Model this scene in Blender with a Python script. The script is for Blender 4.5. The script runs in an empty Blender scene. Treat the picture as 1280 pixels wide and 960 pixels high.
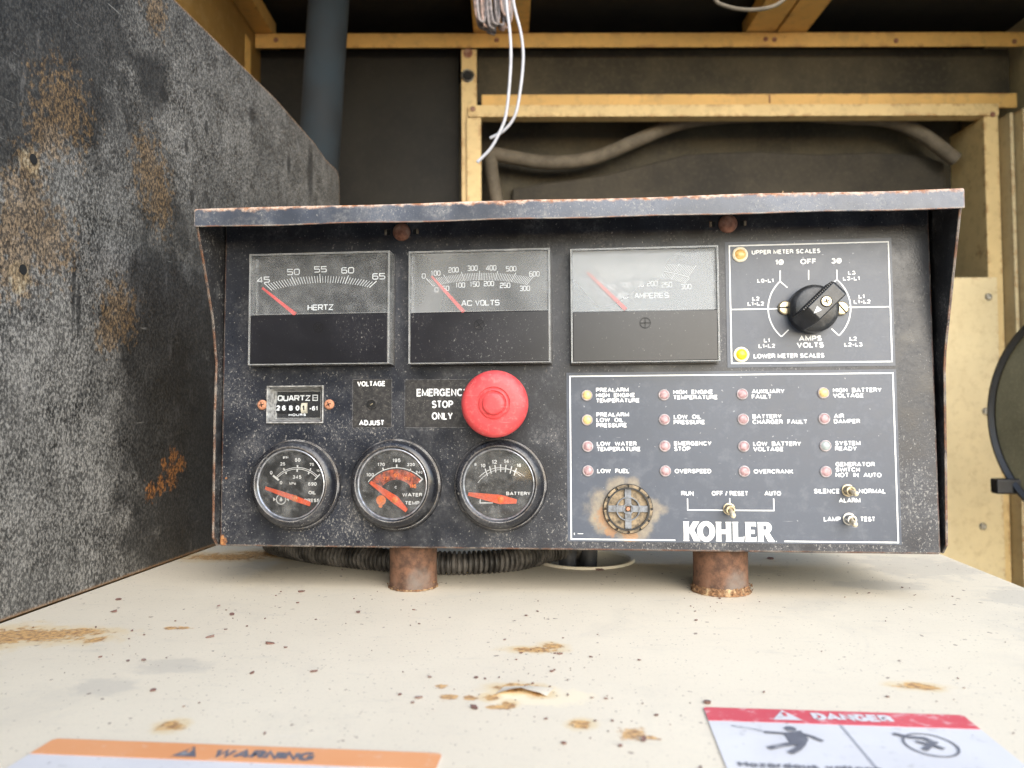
import bpy, bmesh, math, random
from mathutils import Vector, Matrix
random.seed(7)
C = bpy.context.scene.collection
S = bpy.context.scene

# ------------------------------------------------------------------ camera
FPX, YAW, PITCH, ROLL, TILT = 953.7, .0978, .03675, -.00578, .0208
CAM = Vector((0, -.5, .12))
_cy, _sy, _cp, _sp = math.cos(YAW), math.sin(YAW), math.cos(PITCH), math.sin(PITCH)
_w = Vector((-_sy*_cp, _cy*_cp, _sp)); _r = Vector((_cy, _sy, 0)); _u = _r.cross(_w)
_cr, _sr = math.cos(ROLL), math.sin(ROLL)
_r, _u = _r*_cr + _u*_sr, _u*_cr - _r*_sr
cd = bpy.data.cameras.new('camera'); cam = bpy.data.objects.new('camera', cd); C.objects.link(cam)
cam.matrix_world = Matrix(((_r.x, _u.x, -_w.x, CAM.x), (_r.y, _u.y, -_w.y, CAM.y), (_r.z, _u.z, -_w.z, CAM.z), (0, 0, 0, 1)))
cd.sensor_width = 36; cd.lens = FPX/1280*36; cd.clip_start = .01; cd.clip_end = 500
cd.dof.use_dof = True; cd.dof.focus_distance = .49; cd.dof.aperture_fstop = 10.5
S.camera = cam
# ------------------------------------------------------------------ light
SUN_EL, SUN_AZ = math.radians(29), math.radians(24)       # azimuth to the right of straight behind the camera
W = bpy.data.worlds.new('World'); S.world = W; W.use_nodes = True
nt = W.node_tree; bg = nt.nodes['Background']
sky = nt.nodes.new('ShaderNodeTexSky'); sky.sky_type = 'NISHITA'; sky.sun_disc = False
sd = Vector((math.sin(SUN_AZ)*math.cos(SUN_EL), -math.cos(SUN_AZ)*math.cos(SUN_EL), math.sin(SUN_EL)))  # towards the sun
sky.sun_elevation = SUN_EL; sky.sun_rotation = math.atan2(sd.x, sd.y)
sky.air_density = 1.2; sky.dust_density = 1.0; sky.ozone_density = 1.0
nt.links.new(sky.outputs[0], bg.inputs[0]); bg.inputs[1].default_value = .15
sl = bpy.data.lights.new('sun', 'SUN'); sl.energy = 1.5; sl.angle = math.radians(60); sl.color = (1, .97, .93)
so = bpy.data.objects.new('sun', sl); C.objects.link(so); so.location = (1, -3, 3)
so.rotation_euler = sd.to_track_quat('Z', 'Y').to_euler()
S.view_settings.view_transform = 'Standard'; S.view_settings.look = 'None'
S.view_settings.exposure = 1.45; S.view_settings.gamma = 1
S.render.engine = 'CYCLES'; S.cycles.max_bounces = 10; S.cycles.transparent_max_bounces = 16
S.cycles.use_denoising = True; S.cycles.caustics_reflective = False; S.cycles.caustics_refractive = False

# ------------------------------------------------------------------ pixel -> plane (measuring the photograph)
def pray(x, y): return _r*((x-640)/FPX) - _u*((y-480)/FPX) + _w
def onX(x, y, X): d = pray(x, y); return CAM + d*((X-CAM.x)/d.x)
def onZ(x, y, Z=0): d = pray(x, y); return CAM + d*((Z-CAM.z)/d.z)
FN = Vector((0, math.cos(TILT), -math.sin(TILT))); FV = Vector((0, math.sin(TILT), math.cos(TILT))); F0 = Vector((0, 0, .12))
def pf(x, y, off=0):
    d = pray(x, y); P = CAM + d*(((F0 - FN*off) - CAM).dot(FN)/d.dot(FN)) - F0
    return P.x, P.dot(FV)

# ------------------------------------------------------------------ materials
class Nd:
    def __init__(s, name):
        s.m = bpy.data.materials.new(name); s.m.use_nodes = True; s.t = s.m.node_tree; s.n = s.t.nodes
        s.b = s.n['Principled BSDF']; s.out = s.n['Material Output']
        s.co = s.n.new('ShaderNodeTexCoord').outputs['Object']
    def set(s, sock, v):
        if isinstance(v, bpy.types.NodeSocket): s.t.links.new(v, sock)
        elif isinstance(v, (tuple, list)) and len(v) == 3 and len(getattr(sock, 'default_value', (0, 0, 0))) == 4: sock.default_value = (*v, 1)
        else: sock.default_value = v
    def p(s, **k):
        for a, v in k.items(): s.set(s.b.inputs[a.replace('_', ' ')], v)
    def map(s, scale=(1, 1, 1), rot=(0, 0, 0), loc=(0, 0, 0), vec=None):
        n = s.n.new('ShaderNodeMapping'); s.set(n.inputs[0], vec or s.co)
        n.inputs[1].default_value = loc; n.inputs[2].default_value = rot; n.inputs[3].default_value = scale; return n.outputs[0]
    def noise(s, sc, det=4, ro=.5, dist=0, vec=None, col=False):
        n = s.n.new('ShaderNodeTexNoise'); s.set(n.inputs['Vector'], vec or s.co)
        n.inputs['Scale'].default_value = sc; n.inputs['Detail'].default_value = det; n.inputs['Roughness'].default_value = ro
        n.inputs['Distortion'].default_value = dist; return n.outputs['Color' if col else 'Fac']
    def math(s, op, a, b=0, c=0, clamp=False):
        n = s.n.new('ShaderNodeMath'); n.operation = op; n.use_clamp = clamp
        s.set(n.inputs[0], a); s.set(n.inputs[1], b); s.set(n.inputs[2], c); return n.outputs[0]
    def ss(s, v, lo, hi, a=0, b=1):
        n = s.n.new('ShaderNodeMapRange'); n.interpolation_type = 'SMOOTHSTEP'
        s.set(n.inputs[0], v); n.inputs[1].default_value = lo; n.inputs[2].default_value = hi
        n.inputs[3].default_value = a; n.inputs[4].default_value = b; return n.outputs[0]
    def mix(s, f, a, b):
        n = s.n.new('ShaderNodeMix'); n.data_type = 'RGBA'
        s.set(n.inputs['Factor'], f); s.set(n.inputs[6], a); s.set(n.inputs[7], b); return n.outputs[2]
    def warp(s, amt, sc, vec=None):
        c = s.noise(sc, 2, col=True, vec=vec)
        a = s.n.new('ShaderNodeVectorMath'); a.operation = 'SUBTRACT'; s.set(a.inputs[0], c); a.inputs[1].default_value = (.5, .5, .5)
        k = s.n.new('ShaderNodeVectorMath'); k.operation = 'MULTIPLY_ADD'; s.set(k.inputs[0], a.outputs[0]); k.inputs[1].default_value = (amt,)*3
        s.set(k.inputs[2], vec or s.co); return k.outputs[0]
    def speck(s, sc, keep, rad, vec=None, warp=None):
        """irregular flecks: a share of the cells carries one fleck"""
        n = s.n.new('ShaderNodeTexVoronoi'); v = s.warp(warp or .9/sc, sc*1.3, vec); s.set(n.inputs['Vector'], v); n.inputs['Scale'].default_value = sc
        sp = s.n.new('ShaderNodeSeparateColor'); s.t.links.new(n.outputs['Color'], sp.inputs[0])
        big = s.math('MULTIPLY', sp.outputs[1], rad)
        d = s.math('SUBTRACT', big, n.outputs['Distance'])
        return s.math('MULTIPLY', s.ss(d, 0, rad*.25), s.math('GREATER_THAN', sp.outputs[0], 1-keep))
    def blobs(s, pts, nsc=60, namp=1.0):
        """patches of wear, stain and painted shade: (x, y, z, radius, softness) broken up by noise"""
        res = None; nz = s.noise(nsc, 6, .65)
        for (x, y, z, r, *sc) in pts:
            m = s.map(loc=(-x, -y, -z))
            if sc: m = s.map(scale=sc[0], vec=m)
            l = s.n.new('ShaderNodeVectorMath'); l.operation = 'LENGTH'; s.set(l.inputs[0], m)
            q = s.math('DIVIDE', l.outputs['Value'], r)
            q = s.math('ADD', q, s.math('MULTIPLY', s.math('SUBTRACT', nz, .5), namp*2.2))
            q = s.ss(q, 1.05, .55)
            res = q if res is None else s.math('MAXIMUM', res, q)
        return res
    def edge(s, rad=.002, lo=.995, hi=.9):
        b = s.n.new('ShaderNodeBevel'); b.samples = 4; b.inputs['Radius'].default_value = rad
        g = s.n.new('ShaderNodeNewGeometry'); d = s.n.new('ShaderNodeVectorMath'); d.operation = 'DOT_PRODUCT'
        s.t.links.new(b.outputs[0], d.inputs[0]); s.t.links.new(g.outputs['Normal'], d.inputs[1])
        return s.ss(d.outputs['Value'], lo, hi)
    def bump(s, h, strength=.3, dist=.001):
        n = s.n.new('ShaderNodeBump'); n.inputs['Strength'].default_value = strength; n.inputs['Distance'].default_value = dist
        s.set(n.inputs['Height'], h); s.set(s.b.inputs['Normal'], n.outputs[0])

def simple(name, col, rough=.5, metal=0, var=.15, sc=80, **k):
    q = Nd(name); nz = q.noise(sc, 5, .6)
    a = tuple(c*(1-var*1.6) for c in col); b = tuple(min(1, c*(1+var*1.6)) for c in col)
    q.p(Base_Color=q.mix(q.ss(nz, .3, .7), a, b), Roughness=q.ss(nz, .2, .8, max(0, rough-.1), min(1, rough+.1)), Metallic=metal, **k)
    return q.m

def dirty_black(name, base=(.014, .016, .021), film=.35, keep=.35, rough=.36, rustpts=None, edge=0, dens_up=None, specs=1.0, edgec=((.36, .15, .06), (.50, .42, .34)), toprust=None, rv=1.0, bump=.22):
    q = Nd(name)
    big = q.noise(14, 5, .6); mid = q.noise(55, 7, .68); fine = q.noise(420, 5, .7)
    col = q.mix(q.ss(big, .3, .7), tuple(c*.65 for c in base), tuple(c*1.5 for c in base))
    f = q.math('MULTIPLY', q.ss(mid, .42, .78), q.ss(fine, .35, .75)); f = q.math('MULTIPLY', f, film)
    col = q.mix(f, col, (.22, .217, .21))
    d = q.math('MULTIPLY_ADD', q.ss(big, .36, .62), .88, .12)
    if dens_up is not None:   # dust lies thicker low on the panel
        sx = q.n.new('ShaderNodeSeparateXYZ'); q.set(sx.inputs[0], q.co)
        d = q.math('MULTIPLY', d, q.ss(sx.outputs[2], dens_up[1], dens_up[0], .35, 1.0))
    v2 = q.map((1, .9, .75), (.4, .3, .5)); g1 = q.noise(780, 3, .6, vec=v2); g2 = q.noise(1500, 2, .6)
    s1 = q.ss(q.math('MULTIPLY_ADD', q.math('SUBTRACT', d, 1), .10, g1), .655-keep*.12, .70-keep*.10); s2 = q.ss(q.math('MULTIPLY_ADD', q.math('SUBTRACT', d, 1), .10, g2), .665-keep*.10, .73-keep*.10)
    s3 = q.math('MULTIPLY', q.speck(420, keep*.16, .34), d)
    sp = q.math('MAXIMUM', q.math('MAXIMUM', q.math('MULTIPLY', s1, .75), s3), q.math('MULTIPLY', s2, .45))
    sp = q.math('MULTIPLY', sp, .66*specs, clamp=True)
    col = q.mix(sp, col, (.38, .365, .335))
    ro = q.math('ADD', q.ss(mid, .25, .75, rough-.08*rv, rough+.16*rv), q.math('MULTIPLY', sp, .4))
    if edge:
        e = q.math('MULTIPLY', q.edge(edge), q.ss(q.noise(160, 5, .7), .3, .52))
        rc = q.mix(q.ss(q.noise(90, 4), .4, .62), *edgec); col = q.mix(e, col, rc); ro = q.math('ADD', ro, q.math('MULTIPLY', e, .4), clamp=True)
    if toprust:
        sx = q.n.new('ShaderNodeSeparateXYZ'); q.set(sx.inputs[0], q.co); z_ = q.math('MULTIPLY_ADD', sx.outputs[0], toprust[2], sx.outputs[2])
        e = q.ss(q.math('MULTIPLY_ADD', q.math('SUBTRACT', q.noise(130, 6, .7), .5), .009, z_), toprust[0], toprust[1]); col = q.mix(e, col, q.mix(q.ss(q.noise(200, 5, .7), .38, .62), (.30, .12, .045), (.62, .47, .36))); ro = q.math('ADD', ro, q.math('MULTIPLY', e, .3), clamp=True)
    if rustpts:
        r = q.blobs(rustpts, 220); rc = q.mix(q.ss(q.noise(300, 5, .7), .35, .65), (.16, .055, .02), (.44, .2, .07)); col = q.mix(r, col, rc)
        ro = q.math('ADD', ro, q.math('MULTIPLY', r, .4), clamp=True)
    q.p(Base_Color=col, Roughness=ro)
    q.bump(q.math('ADD', q.math('MULTIPLY', q.noise(900, 2), .5), q.math('MULTIPLY', sp, .7)), bump, .0006)
    return q.m

M = {}
# paints and plastics
M['face'] = dirty_black('black_panel_paint', (.0145, .017, .0245), .6, .72, .34, edge=.0016, dens_up=(.04, .19),
                        rustpts=[(-.2445+.016, -.05, .0455, .0012), (-.2465+.016, -.05, .004, .004)])
M['plate'] = dirty_black('black_side_paint', (.016, .016, .018), .7, .7, .5, edge=.0014)
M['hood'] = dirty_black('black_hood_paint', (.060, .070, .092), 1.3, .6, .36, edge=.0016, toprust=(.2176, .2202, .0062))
M['knob'] = dirty_black('knob_black', (.016, .017, .019), .5, .05, .3, specs=.4, edge=.0007, edgec=((.10, .10, .10), (.16, .16, .16)))
M['bezel'] = dirty_black('gauge_bezel_black', (.016, .017, .022), .8, .4, .24, edge=.0012, edgec=((.20, .17, .14), (.42, .41, .40)))
M['dial'] = simple('dial_black', (.013, .0135, .015), .6)
M['meter_dial'] = simple('meter_dial_black', (.014, .0145, .016), .12, var=.05, IOR=1.85)
M['dial_dust'] = dirty_black('dial_dusty_black', (.02, .02, .02), .5, .45, .6)
M['ink'] = simple('white_ink', (.82, .83, .83), .5, var=.06, sc=300)
M['ink_old'] = simple('grey_white_ink', (.60, .61, .60), .5, var=.25, sc=500)
M['logo'] = simple('logo_white', (.86, .87, .87), .45, var=.03)
M['black'] = simple('black_plastic', (.012, .012, .013), .4)
M['void'] = simple('dark_inside', (.006, .006, .006), .8)
M['orange'] = simple('orange_needle', (.93, .125, .04), .45, var=.12, sc=600)
M['orange_bright'] = simple('orange_hub', (.92, .22, .04), .4, var=.08, sc=500)  # lighter orange of needle hubs and scale numerals
M['orange_fade'] = simple('faded_orange_ink', (.40, .075, .03), .6, var=.5, sc=420)
M['red_needle'] = simple('red_needle', (.80, .045, .035), .4)
M['chrome'] = simple('gauge_ring', (.46, .47, .50), .35, .8, .2, 300)
M['brass'] = simple('dull_brass', (.47, .40, .27), .38, .8, .3, 500)
M['steel'] = simple('dull_steel', (.55, .53, .48), .35, .9, .25, 400)
M['tan'] = simple('tan_lever', (.62, .54, .40), .4, .2, .2, 500)

def mk_decal():
    q = Nd('blue_grey_decal'); n1 = q.noise(9, 4); n2 = q.noise(130, 6, .7)
    c = q.mix(q.ss(n1, .3, .7), (.050, .061, .084), (.064, .077, .104))
    c = q.mix(q.math('MULTIPLY', q.ss(n2, .45, .8), .25), c, (.24, .25, .27))
    c = q.mix(q.math('MULTIPLY', q.speck(420, .10, .26), .5), c, (.42, .43, .45))
    sc = q.noise(60, 3, .6, vec=q.map((1, 1, 9), (0, .5, 0))); c = q.mix(q.math('MULTIPLY', q.ss(sc, .69, .76), .35), c, (.45, .46, .48))
    # rust bloom round the buzzer and dirt at the lower edge (real stains, in panel coordinates)
    bx, bz = .0251+.016, .0268
    st = q.blobs([(bx-.012, -.05, bz-.002, .016, (1, .2, 1)), (bx+.013, -.05, bz-.001, .013, (1, .2, 1.4)), (bx-.017, -.05, bz-.006, .010, (1, .2, 1.2)), (bx-.006, -.05, bz+.013, .009, (1, .2, 1)), (bx+.004, -.05, bz-.012, .014, (1, .2, 1.4)), (bx+.003, -.05, bz+.014, .007, (1, .2, 1))], 110, .5)
    stc = q.mix(q.ss(q.noise(210, 6, .7), .35, .65), (.33, .28, .20), (.24, .20, .15))
    c = q.mix(q.math('MULTIPLY', st, .75), c, stc)
    r2 = q.blobs([(bx-.013, -.05, bz-.004, .008, (1, .2, .8)), (bx+.001, -.05, bz-.017, .006, (1, .2, 1.2)), (bx-.010, -.05, bz-.014, .005, (1, .2, 1))], 260, .8)
    c = q.mix(q.math('MULTIPLY', r2, .6), c, (.36, .17, .06))
    q.p(Base_Color=c, Roughness=q.ss(n2, .2, .8, .3, .44)); q.bump(q.noise(700, 2), .06, .0005)
    return q.m
M['decal'] = mk_decal()
def mk_label():
    q = Nd('black_label'); n = q.noise(300, 6, .7); c = q.mix(q.ss(n, .4, .8), (.012, .012, .013), (.075, .07, .065))
    c = q.mix(q.math('MULTIPLY', q.speck(1300, .3, .5), .3), c, (.3, .27, .23)); q.p(Base_Color=c, Roughness=.5); return q.m
M['label'] = mk_label()
M['label_line'] = simple('label_border', (.10, .10, .105), .5, var=.5, sc=400)

def mk_lens(name, dust, rough=.06, tint=(.96, .97, .98), veil=0., gloss=True):   # thin clear plastic with dust; on meter films veil paints mirrored glare
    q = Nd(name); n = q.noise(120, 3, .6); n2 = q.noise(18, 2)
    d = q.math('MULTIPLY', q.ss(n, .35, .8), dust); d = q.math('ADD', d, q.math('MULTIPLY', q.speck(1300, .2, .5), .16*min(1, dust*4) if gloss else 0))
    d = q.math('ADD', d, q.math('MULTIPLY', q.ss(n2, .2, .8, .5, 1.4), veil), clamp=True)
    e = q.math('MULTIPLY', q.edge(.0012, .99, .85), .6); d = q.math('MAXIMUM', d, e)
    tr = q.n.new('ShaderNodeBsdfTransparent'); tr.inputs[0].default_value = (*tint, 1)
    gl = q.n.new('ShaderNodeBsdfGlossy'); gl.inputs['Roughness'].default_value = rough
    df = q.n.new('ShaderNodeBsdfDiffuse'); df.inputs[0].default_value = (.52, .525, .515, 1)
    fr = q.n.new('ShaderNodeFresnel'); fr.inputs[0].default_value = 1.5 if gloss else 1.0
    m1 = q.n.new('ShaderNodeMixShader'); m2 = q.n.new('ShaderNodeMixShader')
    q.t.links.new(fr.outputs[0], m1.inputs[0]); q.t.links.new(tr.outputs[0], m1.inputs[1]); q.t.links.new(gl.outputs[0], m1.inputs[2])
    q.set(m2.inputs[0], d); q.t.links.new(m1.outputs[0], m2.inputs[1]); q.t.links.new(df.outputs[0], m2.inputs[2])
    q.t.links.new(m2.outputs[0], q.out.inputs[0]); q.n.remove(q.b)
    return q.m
M['lens'] = mk_lens('dusty_clear_plastic', .02, .07, veil=.004, gloss=False)
M['lens_first'] = mk_lens('dusty_glare_window', .14, .07, veil=.15, gloss=False)  # left meter: dust plus a faint painted reflection
M['lens_mid'] = mk_lens('glare_clear_plastic', .03, .10, veil=.34, gloss=False)  # middle meter: pale reflection painted as a film
M['lens_glare'] = mk_lens('sky_glare_plastic', .0, .12, veil=.38, gloss=False)  # right meter: bright sky glare painted as a film
M['cover'] = dirty_black('meter_black', (.009, .009, .012), .05, .30, .3, specs=.6, rv=.1, bump=.0)
M['lens_wall'] = mk_lens('clear_plastic_wall', .35, .2, veil=.20)
M['gauge_glass'] = mk_lens('gauge_glass', .20, .08, veil=.02)

M['estop'] = Nd('estop_red').m
def mk_red():
    q = Nd('mushroom_red'); n = q.noise(60, 5, .6); c = q.mix(q.ss(n, .3, .75), (.56, .05, .055), (.65, .075, .08))
    n4 = q.noise(260, 6, .72); c = q.mix(q.math('MULTIPLY', q.ss(n4, .48, .75), .32), c, (.62, .36, .33))
    scr = q.noise(55, 3, .6, vec=q.map((1, 1, 14), (0, .6, 0))); c = q.mix(q.math('MULTIPLY', q.ss(scr, .66, .74), .4), c, (.74, .34, .32))
    c = q.mix(q.math('MULTIPLY', q.speck(700, .16, .34), .7), c, (.22, .04, .035)); q.p(Base_Color=c, Roughness=q.ss(n4, .25, .75, .42, .62)); return q.m
bpy.data.materials.remove(M['estop']); M['estop'] = mk_red()
M['lamp_red'] = simple('faded_red_lens', (.44, .28, .285), .5, var=.2, sc=500)
M['lamp_yellow'] = simple('faded_yellow_lens', (.68, .52, .22), .35, var=.15, sc=500)
M['lamp_gold'] = simple('gold_yellow_lens', (.80, .50, .02), .3, var=.08, sc=500)
M['lamp_amber'] = simple('amber_lens', (.78, .50, .18), .3, var=.1, sc=500)
M['lamp_green'] = simple('faded_green_lens', (.34, .38, .37), .35, var=.1, sc=500)
M['lamp_rim'] = simple('lamp_rim', (.52, .46, .46), .4, var=.2, sc=400)
M['lamp_cream'] = simple('cream_rim', (.78, .72, .56), .4, var=.1)
def mk_rust(name, a, b, c3, sc=120):
    q = Nd(name); n = q.noise(sc, 7, .7); n2 = q.noise(sc*.3, 4)
    c = q.mix(q.ss(n, .35, .65), a, b); c = q.mix(q.ss(n2, .5, .72), c, c3)
    q.p(Base_Color=c, Roughness=.85); q.bump(n, .5, .001); return q.m
M['rust'] = mk_rust('rusty_steel', (.07, .036, .022), (.18, .09, .052), (.17, .14, .118))
M['rust_crust'] = mk_rust('rust_crust', (.10, .05, .025), (.30, .16, .075), (.50, .36, .20), 700)
M['rust_screw'] = mk_rust('rusty_screw', (.42, .17, .09), (.62, .30, .18), (.50, .24, .14), 600)
M['rust_bolt'] = mk_rust('rusty_bolt', (.20, .085, .055), (.36, .17, .11), (.42, .27, .2), 300)
M['amber'] = simple('stained_amber', (.20, .15, .09), .5, var=.5, sc=200)
M['smoke'] = simple('grey_plastic', (.16, .17, .185), .35, var=.25, sc=300)
M['conduit'] = simple('dusty_conduit', (.070, .064, .058), .6, var=.5, sc=90)
M['cable'] = simple('dusty_black_cable', (.045, .045, .05), .55, var=.3)
M['white_wire'] = simple('white_wire', (.40, .40, .42), .4, var=.08)
M['grey_wire'] = simple('grey_wire', (.20, .17, .16), .5, var=.3, sc=200)
M['brown_wire'] = simple('brown_wire', (.30, .20, .16), .5, var=.3, sc=200)
M['bluepipe'] = simple('blue_grey_pipe', (.0075, .0125, .016), .9, var=.3, sc=14)

def mk_cream():
    q = Nd('cream_housing_paint'); n = q.noise(5, 5, .6); n2 = q.noise(45, 7, .7); n3 = q.noise(420, 4, .7)
    c = q.mix(q.ss(n, .3, .7), (.735, .652, .510), (.80, .712, .556))
    c = q.mix(q.math('MULTIPLY', q.ss(n3, .5, .8), .16), c, (.34, .31, .27))
    gr = q.blobs([(onZ(215, 832).x, onZ(215, 832).y, 0, .022, (1, 1.6, 1)), (onZ(130, 858).x, onZ(130, 858).y, 0, .02, (1, 1.8, 1)), (.25, .115, 0, .05), (.2, .05, 0, .035, (1, 1.7, 1)), (.275, .02, 0, .03), (.27, -.08, 0, .05), (-.24, .1, 0, .04), (.1, .1, 0, .06, (1, 2, 1))], 55, .9)
    c = q.mix(q.math('MULTIPLY', gr, .30), c, (.34, .33, .31))
    w1 = q.noise(11, 7, .72, dist=.6); c = q.mix(q.math('MULTIPLY', q.ss(w1, .52, .72), .28), c, (.50, .46, .39))
    scr = q.noise(26, 4, .6, vec=q.map((1, 22, 1), (0, 0, .7))); c = q.mix(q.math('MULTIPLY', q.ss(scr, .66, .74), .30), c, (.80, .74, .64))
    sc2 = q.noise(20, 4, .6, vec=q.map((1, 30, 1), (0, 0, -.35))); c = q.mix(q.math('MULTIPLY', q.ss(sc2, .69, .76), .35), c, (.33, .30, .26))
    st = q.noise(30, 6, .7, vec=q.map((1, 3.5, 1), (0, 0, .15))); c = q.mix(q.math('MULTIPLY', q.ss(st, .55, .8), .32), c, (.33, .31, .28))
    f1 = q.speck(210, .10, .30, warp=.005); f2 = q.speck(560, .24, .36); f3 = q.speck(90, .03, .12, warp=.008)
    f4 = q.ss(q.noise(760, 3, .65), .60, .68); c = q.mix(q.math('MULTIPLY', f4, .30), c, (.40, .35, .28))
    c = q.mix(q.math('MULTIPLY', f2, .6), c, (.22, .17, .13)); c = q.mix(q.math('MULTIPLY', f1, .75), c, (.17, .10, .075)); c = q.mix(q.math('MULTIPLY', f3, .8), c, (.12, .065, .055))
    def P(x, y, r, sc=None):
        v = onZ(x, y); return (v.x, v.y, 0, r, sc) if sc else (v.x, v.y, 0, r)
    rp = [P(40, 794, .03, (.8, 2.2, 1)), P(0, 797, .02), P(100, 790, .012, (.7, 1.5, 1)), P(285, 696, .026, (.6, 1.6, 1)), P(335, 692, .022, (.7, 1.3, 1)), P(648, 860, .008, (.7, 1.5, 1)), P(676, 866, .005), P(636, 880, .004), P(612, 872, .004), P(668, 812, .009, (.7, 1.8, 1)),
          P(690, 808, .006), P(215, 907, .0055), P(726, 905, .0045), P(1148, 858, .0075, (.8, 1.6, 1)), P(625, 884, .005, (.8, 2, 1)), P(560, 872, .004), P(790, 917, .006), P(220, 785, .006, (.7, 1.6, 1)), P(553, 858, .003), P(588, 873, .0035), P(815, 922, .003), P(118, 800, .006)]
    pale = q.blobs([P(668, 870, .020, (.7, 1.6, 1)), P(638, 872, .012), P(690, 868, .008)], 120, .7); c = q.mix(q.math('MULTIPLY', pale, .85), c, (.86, .75, .54))
    ru = q.blobs(rp, 190, 1.35); halo = q.blobs([(*p[:3], p[3]*1.7, *p[4:]) for p in rp[:14]], 90, .6)
    c = q.mix(q.math('MULTIPLY', halo, .5), c, (.72, .53, .25))
    rc = q.mix(q.ss(q.noise(330, 6, .7), .35, .62), (.24, .105, .045), (.72, .42, .15)); c = q.mix(q.math('MULTIPLY', ru, .88), c, rc)
    q.p(Base_Color=c, Roughness=q.ss(n2, .2, .8, .48, .66)); q.bump(q.math('ADD', q.math('MULTIPLY', q.noise(260, 4, .6), .4), q.math('MULTIPLY', ru, -.6)), .18, .0012)
    return q.m
M['cream'] = mk_cream()

def mk_yellow(name, a=(.78, .57, .265), rusty=.35):
    q = Nd(name); n = q.noise(9, 5, .6); n2 = q.noise(60, 7, .7)
    c = q.mix(q.ss(n, .3, .7), tuple(x*.86 for x in a), a); c = q.mix(q.math('MULTIPLY', q.ss(n2, .46, .72), .36), c, (.36, .24, .11))
    r = q.math('MULTIPLY', q.ss(q.noise(16, 7, .7), .62, .72), rusty*2, clamp=True)
    e = q.math('MULTIPLY', q.edge(.009), q.ss(q.noise(60, 7, .75), .47, .60)); r = q.math('MAXIMUM', r, q.math('MULTIPLY', e, .9))
    c = q.mix(r, c, q.mix(q.ss(q.noise(120, 5), .4, .6), (.16, .06, .025), (.42, .18, .05)))
    q.p(Base_Color=c, Roughness=.55); return q.m
M['yellow'] = mk_yellow('yellow_frame_paint')
M['yellow_flat'] = mk_yellow('yellow_panel_paint', (.74, .60, .345), .10)
M['side_paint'] = mk_yellow('side_wall_paint', (.24, .135, .035), .6)
M['orange_paint'] = mk_yellow('roof_beam_paint', (.82, .50, .155), .5)
def mk_dark(name, a, b, sc=6):
    q = Nd(name); n = q.noise(sc, 6, .65); n2 = q.noise(sc*20, 5, .7)
    c = q.mix(q.ss(n, .3, .7), a, b); c = q.mix(q.math('MULTIPLY', q.ss(n2, .45, .8), .3), c, tuple(min(1, x*2.2) for x in b)); q.p(Base_Color=c, Roughness=.8); return q.m
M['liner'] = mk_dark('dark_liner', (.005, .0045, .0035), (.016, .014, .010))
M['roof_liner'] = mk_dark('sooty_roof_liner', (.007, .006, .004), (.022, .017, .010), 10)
M['pad'] = mk_dark('grey_brown_pad', (.024, .020, .014), (.055, .045, .030), 8)
M['olive'] = mk_dark('olive_inner_panel', (.030, .025, .016), (.078, .064, .038), 7)
M['foam'] = mk_dark('dusty_foam_seal', (.085, .07, .05), (.16, .13, .092), 30)
M['disc'] = mk_dark('dusty_olive_disc', (.145, .13, .075), (.22, .195, .115), 14)
M['ground'] = mk_dark('concrete_ground', (.24, .23, .21), (.34, .33, .3), 3)

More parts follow.
